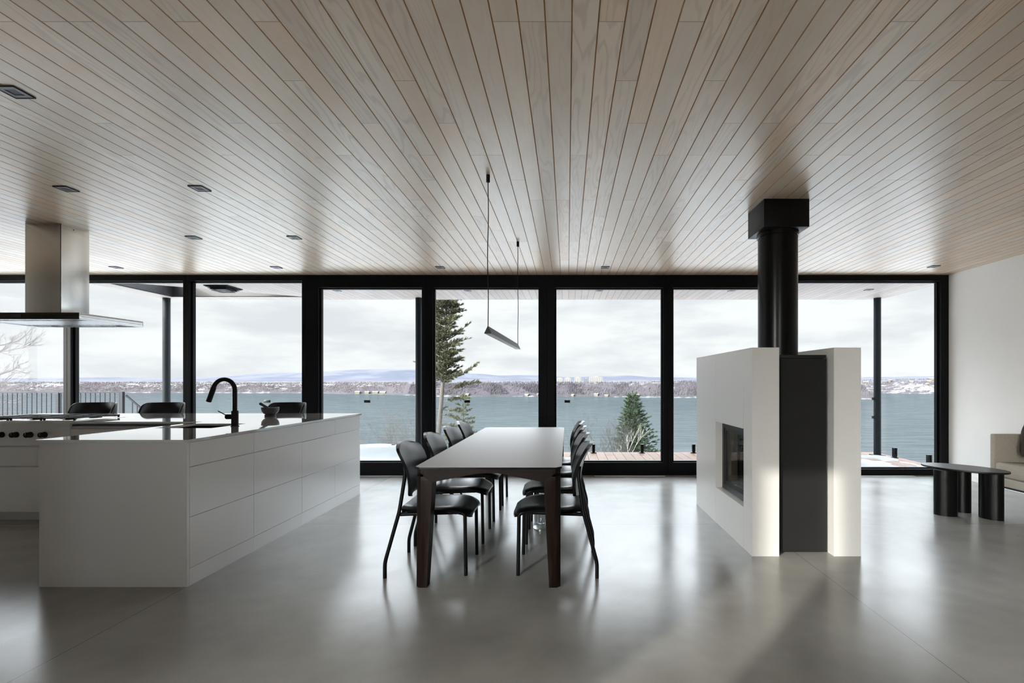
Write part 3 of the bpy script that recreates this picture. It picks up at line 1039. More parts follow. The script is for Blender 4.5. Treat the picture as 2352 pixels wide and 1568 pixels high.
r_t = row_unit('white range cabinet under the cooktop with black knobs', -5.54, -4.545, [(-5.54, -4.545, .512, .695, 'drawer'), (-5.54, -4.545, .09, .512, 'drawer')])
MB().box(-5.54 + G, YF, .697, -4.545 - G, YF + .020, ZB - .003).build('control_panel', M['cabinet'], r_t)
for i, x in enumerate((-4.775, -4.905, -5.035, -5.165, -5.295)):
    k = MB().lathe([(.021, -.044), (.024, -.041), (.024, -.010), (.027, -.008), (.027, 0)], (x, YF - .0005, .798), 24, 'y')
    ko = k.build('knob', M['matt_black'], r_t, smooth=True)
    MB().box(x - .0015, YF - .046, .798, x + .0015, YF - .0445, .819).build('pointer', M['chrome'], ko)
row_unit('white cabinet in the inner corner of the island, right of the knobs', -4.545, -3.32, [(-4.545, -3.32, .09, .862, 'door')])
row_unit('white cabinet at the left end of the island, left of the cooktop', -6.02, -5.54, [(-6.02, -5.54, .09, .862, 'door')])

# cooktop
t = thing('gas_cooktop', (-5.02, 4.71, CT), 'low steel gas cooktop set in the worktop under the hood', 'cooktop')
MB().box(-5.52, 4.452, CT, -4.535, 4.965, CT + .004).build('plate', M['steel'], t, bevel=.001, bseg=1)
for x in (-5.33, -5.02, -4.71):
    for y in (4.58, 4.83):
        b = MB().lathe([(.05, CT + .004), (.048, CT + .012), (.036, CT + .013), (.034, CT + .018), (.0, CT + .018)], (x, y, 0), 20).build('burner', M['matt_black'], t, smooth=True)
    g = MB()
    for y in (4.48, 4.705, 4.93):
        g.box(x - .145, y - .005, CT + .02, x + .145, y + .005, CT + .03)
    for dx in (-.14, 0, .14):
        g.box(x + dx - .005, 4.48, CT + .02, x + dx + .005, 4.93, CT + .03)
    for dx in (-.14, .14):
        for y in (4.485, 4.925):
            g.box(x + dx - .006, y - .006, CT + .004, x + dx + .006, y + .006, CT + .022)
    g.build('grate', M['matt_black'], t)

# sink
mb = MB()
x0, x1, y0, y1 = -3.222, -2.780, 3.776, 4.179
mb.grid_slab([x0 - .012, x0, x1, x1 + .012], [y0 - .012, y0, y1, y1 + .012], lambda i, j: not (i == 1 and j == 1), .72, ZB - .001)
mb.box(x0 - .012, y0 - .012, .712, x1 + .012, y1 + .012, .72)
t = thing('sink', ((x0 + x1) / 2, (y0 + y1) / 2, .712), 'dark undermount sink set in the white island worktop', 'sink')
mb.build('basin', M['matt_black'], t)
MB().lathe([(.04, .72), (.04, .7235), (.028, .7235), (.0, .7215)], (-3.0, 3.98, 0), 24).build('drain', M['chrome'], t, smooth=True)

# faucet
fx, fy = -2.70, 3.928
t = thing('faucet', (fx, fy, CT), 'tall matte black gooseneck faucet on the island', 'faucet')
MB().lathe([(.030, CT), (.030, CT + .004), (.0255, CT + .006), (.0255, CT + .118), (.0245, CT + .126), (.0165, CT + .130)], (fx, fy, 0), 28).build('body', M['matt_black'], t, smooth=True)
pts = [(fx, fy, CT + .128), (fx, fy, 1.16)]
for i in range(0, 17):
    a = R(i * 160 / 16)
    pts.append((fx - .087 + .087 * math.cos(a), fy, 1.214 + .087 * math.sin(a)))
MB().tube(pts, .0165, 20).build('spout', M['matt_black'], t, smooth=True)
e = Vector(pts[-1])
d = Vector((-.34, 0, -.94))
hp = [e + d * q for q in (-.002, .008, .010, .128, .132)]
MB().tube(hp, [.0165, .0172, .0195, .0195, .0175], 20).build('spray_head', M['matt_black'], t, smooth=True)
h = MB().tube([(fx - .02, fy, CT + .078), (fx - .068, fy, CT + .078), (fx - .072, fy, CT + .078)], [.0205, .0205, .017], 20).build('lever_hub', M['matt_black'], t, smooth=True)
MB().tube([(fx - .062, fy, CT + .085), (fx - .135, fy - .004, CT + .125)], [.0042, .0036], 10).build('lever', M['matt_black'], h, smooth=True)

# mortar and pestle
mx, my = -3.12, 5.08
t = thing('mortar', (mx, my, CT), 'rough dark stone mortar on the far end of the island worktop', 'mortar')
MB().lathe([(.050, CT), (.054, CT + .004), (.053, CT + .016), (.046, CT + .022), (.062, CT + .030), (.076, CT + .048), (.081, CT + .066), (.081, CT + .074), (.083, CT + .076), (.083, CT + .094), (.073, CT + .095), (.066, CT + .060), (.035, CT + .036), (.0, CT + .032)], (mx, my, 0), 36, cap=False).build('bowl', M['stone'], t, smooth=True)
b = Vector((mx + .035, my, CT + .052)); tip = Vector((mx - .10, my - .02, CT + .137))
prs = [(0, .018), (.02, .024), (.16, .021), (.3, .014), (.7, .0125), (.92, .015), (.98, .013), (1, .008)]
o = MB().tube([b.lerp(tip, q) for q, _ in prs], [r for _, r in prs], 16).build('pestle', M['stone'], smooth=True)
tag(base(o), 'dark stone pestle leaning in the mortar on the island', 'pestle')

# ------------------------------------------------------------------ range hood
t = thing('range_hood', (-4.94, 4.7, 1.84), 'stainless steel island range hood with square chimney hanging over the cooktop', 'hood')
HX0, HX1, HY0, HY1 = -5.48, -4.41, 4.37, 5.03
MB().box(-5.03, 4.485, 1.9, -4.698, 4.753, CEIL - .001).build('chimney', M['steel'], t, bevel=.002)
MB().box(-4.7, 4.483, 1.9, -4.6965, 4.487, CEIL - .002).build('chimney_seam', M['matt_black'], t)
MB().box(-4.6975, 4.60, CEIL - .03, -4.6955, 4.603, CEIL - .02).build('screw', M['matt_black'], t)
MB().grid_slab([HX0, HX0 + .012, HX1 - .012, HX1], [HY0, HY0 + .012, HY1 - .012, HY1], lambda i, j: True, 1.862, 1.906).build('canopy', M['chrome'], t, bevel=.002)
MB().grid_slab([HX0, HX0 + .03, HX1 - .03, HX1], [HY0, HY0 + .03, HY1 - .03, HY1], lambda i, j: not (i == 1 and j == 1), 1.847, 1.862).build('rim', M['chrome'], t)
gp = MB().box(HX0, HY0 - .006, 1.846, HX1 + .001, HY0 - .0005, 1.907).build('glass_fascia', M['black_glass'], t, bevel=.001)
MB().box(-5.02, HY0 - .0085, 1.865, -4.93, HY0 - .0062, 1.890).build('reflection_patch', M['tower_win'], gp)  # grey patch painted in for a room reflection on the black glass
for i in range(3):
    a = HX0 + .04 + i * .332
    f = MB()
    f.box(a, HY0 + .04, 1.853, a + .322, HY1 - .04, 1.8615)
    fo = f.build('filter', M['chrome'], t)
    n = 9
    for y in (HY0 + .10, HY1 - .16):
        sl_ = MB()
        for k in range(n):
            xx = a + .025 + k * (.272 / (n - 1))
            sl_.box(xx - .004, y, 1.8515, xx + .004, y + .07, 1.8532)
        sl_.build('slot_row', M['matt_black'], fo)
for x in (HX0 + .2, HX1 - .2):
    MB().lathe([(.028, 1.8535), (.028, 1.8455), (.022, 1.844)], (x, HY1 - .015 - .03, 0), 18).build('lamp', M['diffuser'], t, smooth=True)


# ------------------------------------------------------------------ bar stools
def make_stool():
    t = thing('bar_stool', (0, 0, 0), '', 'stool', 'black bar stools behind the island')
    # seat: rounded square cushion
    rings = []
    for z, k in ((.640, .86), (.645, .97), (.665, 1.0), (.69, 1.0), (.702, .95), (.706, .80)):
        ring = []
        for i in range(32):
            a = 2 * PI * i / 32
            c, s = math.cos(a), math.sin(a)
            q = 1 / (abs(c) ** 3.2 + abs(s) ** 3.2) ** (1 / 3.2)
            ring.append((.20 * k * q * c, .20 * k * q * s, z))
        rings.append(ring)
    MB().loft(rings).build('seat', M['leather'], t, smooth=True, angle=60)
    # low wrap-around back, its arms sweep down to the seat
    rings = []
    n = 36
    for i in range(n + 1):
        a = R(-28 + 236 * i / n)
        s = (i / n - .5) * 2
        k = abs(s)
        top = 1.022 if k < .55 else 1.022 - (1.022 - .74) * ((k - .55) / .45) ** 2.2
        bot = .70 + .06 * (1 - k) ** 2
        c, si = math.cos(a), math.sin(a)
        ro, ri = .225, .200
        fl = .012
        ring = []
        for (r_, z) in ((ri, bot), (ri + fl * .4, (bot + top) / 2), (ri + fl, top - .012), (ri + .007 + fl, top), (ro - .007 + fl, top), (ro + fl, top - .012), (ro + fl * .4, (bot + top) / 2), (ro, bot)):
            ring.append((r_ * c * 1.0, r_ * si * .96, z))
        rings.append(ring)
    MB().loft(rings).build('backrest', M['leather'], t, smooth=True, angle=50)
    for sx in (-1, 1):
        for sy in (-1, 1):
            MB().tube([(sx * .205, sy * .20, 0), (sx * .15, sy * .15, .642)], [.011, .013], 12).build('leg', M['chair_metal'], t, smooth=True)
    q = lambda z: .205 - .055 * z / .642
    z = .24
    a = q(z)
    b = a - .005
    MB().tube([(-a, -b, z), (a, -b, z), (a, b, z), (-a, b, z), (-a, -b + .001, z)], .008, 8).build('footrest', M['chair_metal'], t, smooth=True)
    return t


proto = make_stool()
for i, (x, y, rz, lab) in enumerate([(-5.88, 5.98, R(12), 'black leather bar stool at the far left of the island'), (-5.02, 5.98, R(10), 'black leather bar stool in the middle, below the left steel post'), (-3.49, 5.98, R(-4), 'black leather bar stool behind the mortar at the far end of the island')]):
    o = proto if i == 0 else copy_tree(proto)
    o.location = (x, y, 0)
    o.rotation_euler.z = rz
    o['label'] = lab

# ================================================================== DINING
t = thing('dining_table', (-.494, 4.33, 0), 'long dining table with pale grey top and dark walnut legs', 'table')
TX0, TX1, TY0, TY1, TZ = -.953, -.035, 3.003, 5.66, .75
c = .035
def cutrect(x0, x1, y0, y1, c):
    return [(x0 + c, y0), (x1 - c, y0), (x1, y0 + c), (x1, y1 - c), (x1 - c, y1), (x0 + c, y1), (x0, y1 - c), (x0, y0 + c)]
MB().prism(cutrect(TX0 + .0008, TX1 - .0008, TY0 + .0008, TY1 - .0008, c), TZ - .0012, TZ).build('tabletop', M['laminate'], t)
MB().prism(cutrect(TX0, TX1, TY0, TY1, c), TZ - .013, TZ - .0012).build('top_edge', M['black_gloss'], t)
LZ = TZ - .014
def table_leg(sx, sy):
    ox = TX0 + .008 if sx < 0 else TX1 - .008
    oy = TY0 + .006 if sy < 0 else TY1 - .006
    def ring(w, ch, z, mit):
        pts = []
        # local: d measured inward from the outer faces
        for (dx, dy) in ((ch, 0), (w, 0), (w, w), (0, w), (0, ch)):
            zz = z + (mit * min(w - dx, w - dy) / w)
            pts.append((ox - sx * dx, oy - sy * dy, zz))
        return pts
    m = MB().loft([ring(.070, .022, 0, 0), ring(.104, .032, .655, 0), ring(.104, .032, .6552, LZ - .656)])
    tri3 = ((.032, 0), (.05, .0), (.05, .05), (0, .05), (0, .032))
    return m.loft([[(ox - sx * dx, oy - sy * dy, z) for dx, dy in tri3] for z in (.69, LZ - .0005)])
for sx in (-1, 1):
    for sy in (-1, 1):
        table_leg(sx, sy).build('leg', M['walnut'], t, bevel=.0015, bseg=1)
M['walnut_h'] = mat('dark_walnut_rail', srgb(28, 18, 14), .5, spec=.2, var=.4, scale=4, stretch=(1.2, 14, 14))
M['walnut_y'] = mat('dark_walnut_side_rail', srgb(28, 18, 14), .5, spec=.2, var=.4, scale=4, stretch=(14, 1.2, 14))
a, b = TX0 + .009, TX1 - .009
mid = (a + b) / 2
w_ = .104
for y0, y1 in ((TY0 + .0065, TY0 + .085), (TY1 - .085, TY1 - .0065)):
    poly = [(a + w_, .656), (mid - .06, .712), (mid + .06, .712), (b - w_, .656), (b - .032, .711), (b - .032, LZ - .001), (a + .032, LZ - .001), (a + .032, .711)]
    MB().prism(poly, y0 + .001, y1, 'y').build('end_rail', M['walnut_h'], t)
for x0, x1 in ((a + .001, a + .06), (b - .06, b - .001)):
    poly = [(TY0 + .115, .67), (TY0 + .8, .712), (TY1 - .8, .712), (TY1 - .115, .67), (TY1 - .115, LZ - .001), (TY0 + .115, LZ - .001)]
    MB().prism(poly, x0, x1, 'x').build('side_rail', M['walnut_y'], t)


def make_chair():
    t = thing('dining_chair', (0, 0, 0), '', 'chair', 'black dining chairs around the table')
    # seat shell
    n, m = 34, 18
    top, bot = [], []
    for i in range(n + 1):
        u = i / n
        x = -.172 + .466 * u
        hw = .218 - .030 * (1 - min(1, u / .35)) ** 2
        qf = min(1, max(0, (u - .74) / .26))
        hw *= .66 + .34 * math.sqrt(max(0, 1 - qf * qf))
        rt, rb_ = [], []
        for j in range(m + 1):
            v = -1 + 2 * j / m
            y = hw * v
            z = .452 - .012 * (1 - v * v) * math.sin(min(1, u * 1.15) * PI) + .006 * abs(v) ** 3
            z -= .048 * max(0, (u - .60) / .40) ** 2.4
            z -= .02 * abs(v) ** 8
            rt.append((x, y, z))
            rb_.append((x + (-.004 if u > .9 else 0), y * .97, z - .020))
        top.append(rt); bot.append(rb_)
    mb = MB()
    W_ = m + 1
    for r in top: mb.v += [Vector(p) for p in r]
    for r in bot: mb.v += [Vector(p) for p in r]
    o = (n + 1) * W_
    for i in range(n):
        for j in range(m):
            a = i * W_ + j
            mb.f.append((a, a + W_, a + W_ + 1, a + 1))
            mb.f.append((o + a, o + a + 1, o + a + W_ + 1, o + a + W_))
    for i in range(n):
        a = i * W_
        mb.f.append((a, o + a, o + a + W_, a + W_))
        a += m
        mb.f.append((a, a + W_, o + a + W_, o + a))
    for j in range(m):
        mb.f.append((j, j + 1, o + j + 1, o + j))
        a = n * W_ + j
        mb.f.append((a, o + a, o + a + 1, a + 1))
    mb.build('seat', M['black_plastic'], t, smooth=True, angle=50)
    # under-seat pan that shows as the dark rim
    pan = []
    for z, k in ((.406, .90), (.414, .97), (.436, .99)):
        ring = []
        for q in range(40):
            a = 2 * PI * q / 40
            c_, s_ = math.cos(a), math.sin(a)
            e_ = 1 / (abs(c_) ** 4 + abs(s_) ** 4) ** .25
            ring.append((.038 + .206 * k * e_ * c_, (.200 - .012 * (c_ < 0)) * k * e_ * s_, z - .010 * max(0, c_) ** 3))
        pan.append(ring)
    MB().loft(pan).build('seat_pan', M['chair_metal'], t, smooth=True, angle=50)
    # backrest shell
    prof = [(.514, -.118, .150), (.519, -.117, .178), (.534, -.115, .195), (.58, -.111, .205), (.63, -.112, .211), (.68, -.120, .217), (.73, -.133, .224), (.78, -.152, .228), (.82, -.172, .224), (.845, -.188, .208), (.858, -.198, .182), (.863, -.202, .150)]
    m = 20
    front, back = [], []
    for (z, xc, hw) in prof:
        rf, rk = [], []
        for j in range(m + 1):
            v = -1 + 2 * j / m
            bow = .034 * (1 - v * v) - .010
            x = xc - bow
            zz = z - .020 * v * v * max(0, (z - .6) / .26)
            rf.append((x, hw * v, zz))
            th = .022 + .008 * (1 - abs(v))
            rk.append((x - th, hw * v * .985, zz - .001))
        front.append(rf); back.append(rk)
    mb = MB()
    W_ = m + 1
    n = len(prof) - 1
    for r in front: mb.v += [Vector(p) for p in r]
    for r in back: mb.v += [Vector(p) for p in r]
    o = (n + 1) * W_
    for i in range(n):
        for j in range(m):
            a = i * W_ + j
            mb.f.append((a, a + 1, a + W_ + 1, a + W_))
            mb.f.append((o + a, o + a + W_, o + a + W_ + 1, o + a + 1))
    for i in range(n):
        a = i * W_
        mb.f.append((a, a + W_, o + a + W_, o + a))
        a += m
        mb.f.append((a, o + a, o + a + W_, a + W_))
    for j in range(m):
        mb.f.append((j, o + j, o + j + 1, j + 1))
        a = n * W_ + j
        mb.f.append((a, a + 1, o + a + 1, o + a))
    bk = mb.build('backrest', M['black_plastic'], t, smooth=True, angle=50)
    for s in (-1, 1):
        rear = fillet([(-.262, s * .240, 0), (-.262, s * .240, .10), (-.172, s * .226, .432), (-.142, s * .205, .66), (-.150, s * .19, .72)], .03)
        MB().tube(rear, .0125, 12).build('leg', M['chair_metal'], t, smooth=True)
        fr = fillet([(.258, s * .195, 0), (.252, s * .195, .405), (.215, s * .198, .418), (-.170, s * .212, .408)], .05)
        MB().tube(fr, .0125, 12).build('leg', M['chair_metal'], t, smooth=True)
        MB().box(-.02, s * .14 - .012, .396, .012, s * .14 + .012, .419).build('stacking_bumper', M['trim_grey'], t)
    MB().tube([(-.165, -.21, .41), (-.165, .21, .41)], .010, 10).build('rear_stretcher', M['chair_metal'], t, smooth=True)
    MB().tube([(.19, -.195, .412), (.19, .195, .412)], .010, 10).build('front_stretcher', M['chair_metal'], t, smooth=True)
    return t


proto = make_chair()
CY = [3.40, 4.02, 4.64, 5.20]
ordn = ['farthest from the windows', 'third from the windows', 'second from the windows', 'nearest the windows']
first = True
for side, cx, rz in (('left', -.93, 0), ('right', -.068, PI)):
    for i, y in enumerate(CY):
        o = proto if first else copy_tree(proto)
        first = False
        o.location = (cx, y, 0)
        o.rotation_euler.z = rz + [0, .02, -.015, .01][i]
        o['label'] = 'black dining chair on the %s side of the table, %s' % ('island' if side == 'left' else 'fireplace', ordn[i])

# clear glass vase under the table
t = thing('glass_vase', (-.225, 4.25, 0), 'clear round glass vase standing on the floor under the dining table', 'vase')
MB().lathe([(.0, .004), (.074, .004), (.0765, .010), (.0765, .028), (.055, .04), (.038, .06), (.036, .12), (.036, .20), (.033, .20), (.033, .06), (.04, .045), (.0, .035)], (-.225, 4.25, 0), 32, cap=False).build('body', M['clear'], t, smooth=True)
MB().lathe([(.068, 0), (.0765, .002), (.0765, .006), (.068, .0065)], (-.225, 4.25, 0), 32).build('foot', M['chrome'], t, smooth=True)

# pendant
t = thing('pendant_lamp', (-.54, 4.25, 1.62), 'slim dark triangular pendant lamp hanging on two cords over the table', 'pendant lamp')
P0, P1 = Vector((-.563, 3.437, 0)), Vector((-.518, 5.07, 0))
hd = (P1 - P0).normalized()
sd = Vector((hd.y, -hd.x, 0))
def tri(p, k=1.0, z0=1.624, z1=1.678):
    zc = (z0 + z1) / 2
    return [p - sd * .026 * k + Vector((0, 0, zc + (z0 - zc) * k)), p + sd * .026 * k + Vector((0, 0, zc + (z0 - zc) * k)), p + Vector((0, 0, zc + (z1 - zc) * k))]
A, B = P0 - hd * .012, P1 + hd * .012
MB().loft([tri(A + hd * .002), tri(B - hd * .002)]).build('body', M['lamp_body'], t)
MB().loft([tri(A, 1.02), tri(A + hd * .002, 1.02)]).build('end_cap', M['matt_black'], t)
MB().loft([tri(B - hd * .002, 1.02), tri(B, 1.02)]).build('end_cap', M['matt_black'], t)
MB().loft([[p + Vector((0, 0, z)) for p in (A + hd * .01 - sd * .021, A + hd * .01 + sd * .021, B - hd * .01 + sd * .021, B - hd * .01 - sd * .021)] for z in (1.6225, 1.6245)]).build('diffuser', M['diffuser'], t)
for k, p in ((0, P0), (1, P1)):
    MB().lathe([(.0135, CEIL), (.0135, CEIL - .05), (.011, CEIL - .052), (.004, CEIL - .0525)], (p.x, p.y, 0), 18).build('ceiling_canopy', M['matt_black'], t, smooth=True)
    pts = []
    for i in range(15):
        q = i / 14
        pts.append((p.x + .004 * math.sin(q * 9 + k * 2) * math.sin(q * PI), p.y, CEIL - .05 - q * (CEIL - .05 - 1.672)))
    MB().tube(pts, .0032, 8).build('cord', M['matt_black'], t, smooth=True)

# ================================================================== FIREPLACE
t = thing('fireplace', (1.76, 4.3, 0), 'freestanding see-through fireplace of white slabs and dark steel with a black flue', 'fireplace')
FX0, FX1, FY0, FY1, FZ = 1.357, 1.557, 3.554, 5.077, 1.533
oy0, oy1, oz0, oz1 = 3.724, 4.427, .318, .919
g = .0012
def slab(x0, x1, hole):
    """a slab made of three upright panels with hairline joints"""
    s = MB().grid_slab([FY0 + .003, oy0, oy1, FY1 - .003], [0, oz0, oz1, FZ - .002], lambda i, j: not (i == 1 and j == 1), x0 + .002, x1 - .002, 'x')
    o = s.build('white_slab', M['fire_white'], t)
    for (a, b, z0, z1) in ((FY0, oy0, 0, FZ), (oy0, oy1, 0, oz0), (oy0, oy1, oz1, FZ), (oy1, FY1, 0, FZ)):
        m = MB()
        zz0 = z0 + (g if z0 > 0 else 0)
        zz1 = z1 - (g if z1 < FZ else 0)
        ya = a + (g if a > FY0 else 0); yb = b - (g if b < FY1 else 0)
        m.box(x0, ya, zz0, x0 + .02, yb, zz1)
        m.box(x1 - .02, ya, zz0, x1, yb, zz1)
        m.build('face_panel', M['fire_white'], o, bevel=.0008, bseg=1)
    MB().box(x0 + .001, FY0 - .003, 0, x1 - .001, FY0 + .003, FZ).build('end_panel', M['fire_white'], o)
    return o
slab(FX0, FX1, True)
# mirrored slab on the far side
slab(1.958, 2.158, True)
# dark steel core
BX0, BX1, BY0, BY1 = 1.585, 1.938, 3.615, 5.02
core = MB().grid_slab([BY0, oy0 - .01, oy1 + .01, BY1], [.012, oz0 - .01, oz1 + .01, 1.455], lambda i, j: not (i == 1 and j == 1), BX0, BX1, 'x').build('steel_core', M['fire_dark'], t)
MB().box(BX0 - .004, BY0 - .006, 1.457, BX1 - .006, BY1 + .006, 1.482).build('lid', M['fire_dark'], core, bevel=.002)
MB().box(BX0 + .008, BY0 - .003, .02, BX1 - .004, BY0 - .0002, 1.452).build('front_plate', M['fire_dark'], core, bevel=.001, bseg=1)
MB().box(BX0 - .026, BY0 + .03, 0, BX1 + .018, BY1 - .03, .012).build('base_plate', M['matt_black'], core)
# firebox: through-view, doors on both sides
fb = MB()
fb.box(FX1 - .01, oy0 + .002, oz0 + .002, 1.965, oy1 - .002, oz0 + .03)
fb.box(FX1 - .01, oy0 + .002, oz1 - .03, 1.965, oy1 - .002, oz1 - .002)
fbo = fb.build('firebox', M['firebrick'], t)
for x in (1.418, 2.070):
    fr = MB().grid_slab([oy0 + .0015, oy0 + .055, oy1 - .055, oy1 - .0015], [oz0 + .0015, oz0 + .05, oz1 - .05, oz1 - .0015], lambda i, j: not (i == 1 and j == 1), x, x + .03, 'x')
    fo = fr.build('door_frame', M['matt_black'], fbo, bevel=.002)
    fr = MB().grid_slab([oy0 + .0555, oy0 + .08, oy1 - .08, oy1 - .0555], [oz0 + .0505, oz0 + .075, oz1 - .075, oz1 - .0505], lambda i, j: not (i == 1 and j == 1), x + .008, x + .022, 'x')
    fr.build('inner_frame', M['fire_dark'], fbo)
    MB().box(x + .012, oy0 + .078, oz0 + .073, x + .018, oy1 - .078, oz1 - .073).build('door_glass', M['fire_glass'], fbo)
MB().box(1.46, oy0 + .003, oz0 + .03, 1.545, oy0 + .03, oz1 - .03).box(1.46, oy1 - .03, oz0 + .03, 1.545, oy1 - .003, oz1 - .03).build('firebrick', M['firebrick'], fbo)
# flue
MB().lathe([(.155, 1.482), (.155, 2.49)], (1.762, 4.05, 0), 48).build('flue_pipe', M['flue'], t, smooth=True)
MB().lathe([(.155, 2.485), (.163, 2.487), (.163, 2.523), (.155, 2.524)], (1.762, 4.05, 0), 48).build('flue_collar', M['flue'], t, smooth=True)
MB().box(1.578, 3.878, 2.525, 1.942, 4.223, CEIL - .0005).build('ceiling_box', M['matt_black'], t, bevel=.002)

# ================================================================== LOUNGE
t = thing('coffee_table', (3.845, 4.69, 0), 'low black oval coffee table on three column legs', 'coffee table')
def oval(cx, cy, a, b, ang, z, n=64, p=2.0):
    res = []
    for i in range(n):
        q = 2 * PI * i / n
        c_, s_ = math.cos(q), math.sin(q)
        x = a * math.copysign(abs(c_) ** (2 / p), c_)
        y = b * math.copysign(abs(s_) ** (2 / p), s_)
        res.append((cx + x * math.cos(ang) - y * math.sin(ang), cy + x * math.sin(ang) + y * math.cos(ang), z))
    return res
AN = R(-48)
MB().loft([oval(3.845, 4.69, .337, .197, AN, .434), oval(3.845, 4.69, .34, .20, AN, .437), oval(3.845, 4.69, .34, .20, AN, .449), oval(3.845, 4.69, .338, .198, AN, .4515)]).build('tabletop', M['black_wood'], t, smooth=True, angle=50)
for (x, y, a) in ((3.645, 4.66, R(-25)), (3.975, 4.535, R(-60)), (3.89, 4.80, R(-50))):
    MB().loft([oval(x, y, .095, .062, a, z, 40) for z in (0, .4335)]).build('leg', M['black_gloss'], t, smooth=True)

t = thing('sofa', (4.8, 4.1, 0), 'oatmeal fabric sofa against the white right wall behind the coffee table', 'sofa')
SX, SY0, SY1 = 4.45, 2.9, 5.10
MB().box(SX + .015, SY0 + .02, .195, 5.2, SY1 - .015, .212).build('frame', M['matt_black'], t)
MB().box(SX, SY0, .212, 5.21, SY1 - .065, .30).build('base', M['fabric'], t, bevel=.012, bseg=3)
for y0, y1 in ((3.99, SY1 - .068), (SY0 + .07, 3.985)):
    MB().box(SX - .004, y0, .301, 5.125, y1, .448).build('seat_cushion', M['fabric'], t, bevel=.028, bseg=4)
    MB().box(5.045, y0 + .01, .45, 5.13, y1 - .01, .80 - .02).build('back_cushion', M['fabric'], t, bevel=.04, bseg=4)
MB().box(SX + .004, SY1 - .064, .212, 5.21, SY1, .736).build('arm', M['fabric'], t, bevel=.014, bseg=3)
MB().box(SX + .004, SY0, .301, 5.21, SY0 + .064, .736).build('arm', M['fabric'], t, bevel=.014, bseg=3)
MB().box(5.13, SY0 + .065, .301, 5.21, SY1 - .065, .736).build('back', M['fabric'], t, bevel=.014, bseg=3)
for x in (SX + .08, 5.14):
    for y in (SY0 + .08, SY1 - .45):
        MB().tube([(x, y, 0), (x, y, .196)], .014, 10).build('leg', M['matt_black'], t, smooth=True)
# pillow leaning on the far arm
rings = []
for k, q in ((-1, .0), (-.9, .45), (-.5, .84), (0, 1.0), (.5, .84), (.9, .45), (1, .0)):
    pass
mb = MB()
n = 14
vs, fs = [], []
for sgn in (1, -1):
    for i in range(n + 1):
        for j in range(n + 1):
            u, v = -1 + 2 * i / n, -1 + 2 * j / n
            pin = 1 - .07 * (u * u * v * v) - .05 * (1 - abs(u)) * abs(v) ** 3 - .05 * (1 - abs(v)) * abs(u) ** 3
            th = .075 * ((1 - u ** 4) * (1 - v ** 4)) ** .6
            vs.append((u * .18 * pin, sgn * (th + .002), v * .18 * pin))
o_ = (n + 1) ** 2
for i in range(n):
    for j in range(n):
        a = i * (n + 1) + j
        fs.append((a, a + 1, a + n + 2, a + n + 1))
        fs.append((o_ + a, o_ + a + n + 1, o_ + a + n + 2, o_ + a + 1))
for i in range(n):
    for (a, b) in ((i, i + 1), (n * (n + 1) + i, n * (n + 1) + i + 1), (i * (n + 1), (i + 1) * (n + 1)), (i * (n + 1) + n, (i + 1) * (n + 1) + n)):
        fs.append((a, b, o_ + b, o_ + a))
mb.add(vs, fs).move(m=Matrix.Translation((4.785, 4.90, .652)) @ Matrix.Rotation(R(-12), 4, 'X') @ Matrix.Rotation(R(16), 4, 'Y'))
o = mb.build('pillow', M['pillow'], smooth=True)
tag(base(o), 'dark charcoal pillow leaning in the corner of the sofa', 'pillow')

# ================================================================== TREES
def ground_z(x, y):
    return -1.6 - .265 * (y - 9.4) + noise.noise(Vector((x * .13, y * .13, 0))) * .7 * min(1, (y - 9) / 6)


def tuft(mb, p, d, n, ln, spread, rn, wd=.014):
    """a tuft of needles: thin blades about direction d"""
    d = d.normalized()
    a = d.orthogonal().normalized()
    b = d.cross(a)
    for _ in range(n):
        an = rn.uniform(0, 2 * PI)
        k = rn.uniform(.15, spread)
        dr = (d + (a * math.cos(an) + b * math.sin(an)) * k).normalized()
        q = p + d * rn.uniform(-.04, .06)
        s = dr.cross(Vector((rn.uniform(-1, 1), rn.uniform(-1, 1), rn.uniform(-1, 1)))).normalized() * wd
        l = ln * rn.uniform(.7, 1.15)
        o = len(mb.v)
        mb.v += [q - s, q + s, q + dr * l]
        mb.f.append((o, o + 1, o + 2))


def bough(tr, fo, p0, p1, rn, r0, dens, ln, width, sag=.0, bare=.3, wd=.015):
    """a branch from p0 to p1 with side twigs carrying tufts"""
    L = (p1 - p0).length
    n = max(4, int(L / .22))
    pts = []
    for i in range(n + 1):
        q = i / n
        pts.append(p0.lerp(p1, q) + Vector((rn.uniform(-.02, .02), rn.uniform(-.02, .02), -sag * math.sin(q * PI) * L + rn.uniform(-.02, .02))))
    tr.tube(pts, [r0 * (1 - .85 * i / n) for i in range(n + 1)], 5)
    d = (p1 - p0).normalized()
    side = d.cross(Vector((0, 0, 1))).normalized()
    m = int(L * dens)
    for i in range(m):
        q = bare + (1 - bare) * (i + rn.random()) / m
        p = pts[min(n, int(q * n))].copy()
        w = width * (1.1 - .75 * q) * rn.uniform(.3, 1.0)
        sg = rn.choice((-1, 1))
        tdir = (d * .8 + side * sg * rn.uniform(.3, 1) + Vector((0, 0, rn.uniform(-.1, .45)))).normalized()
        e = p + tdir * w
        nk = max(1, int(w / .10))
        for k in range(nk):
            tuft(fo, p.lerp(e, (k + 1) / nk), tdir, 11, ln, .95, rn, wd)
        if w > .2:
            tr.tube([p, e], [.006, .003], 3)
    tuft(fo, pts[-1], d, 22, ln, .7, rn, wd)


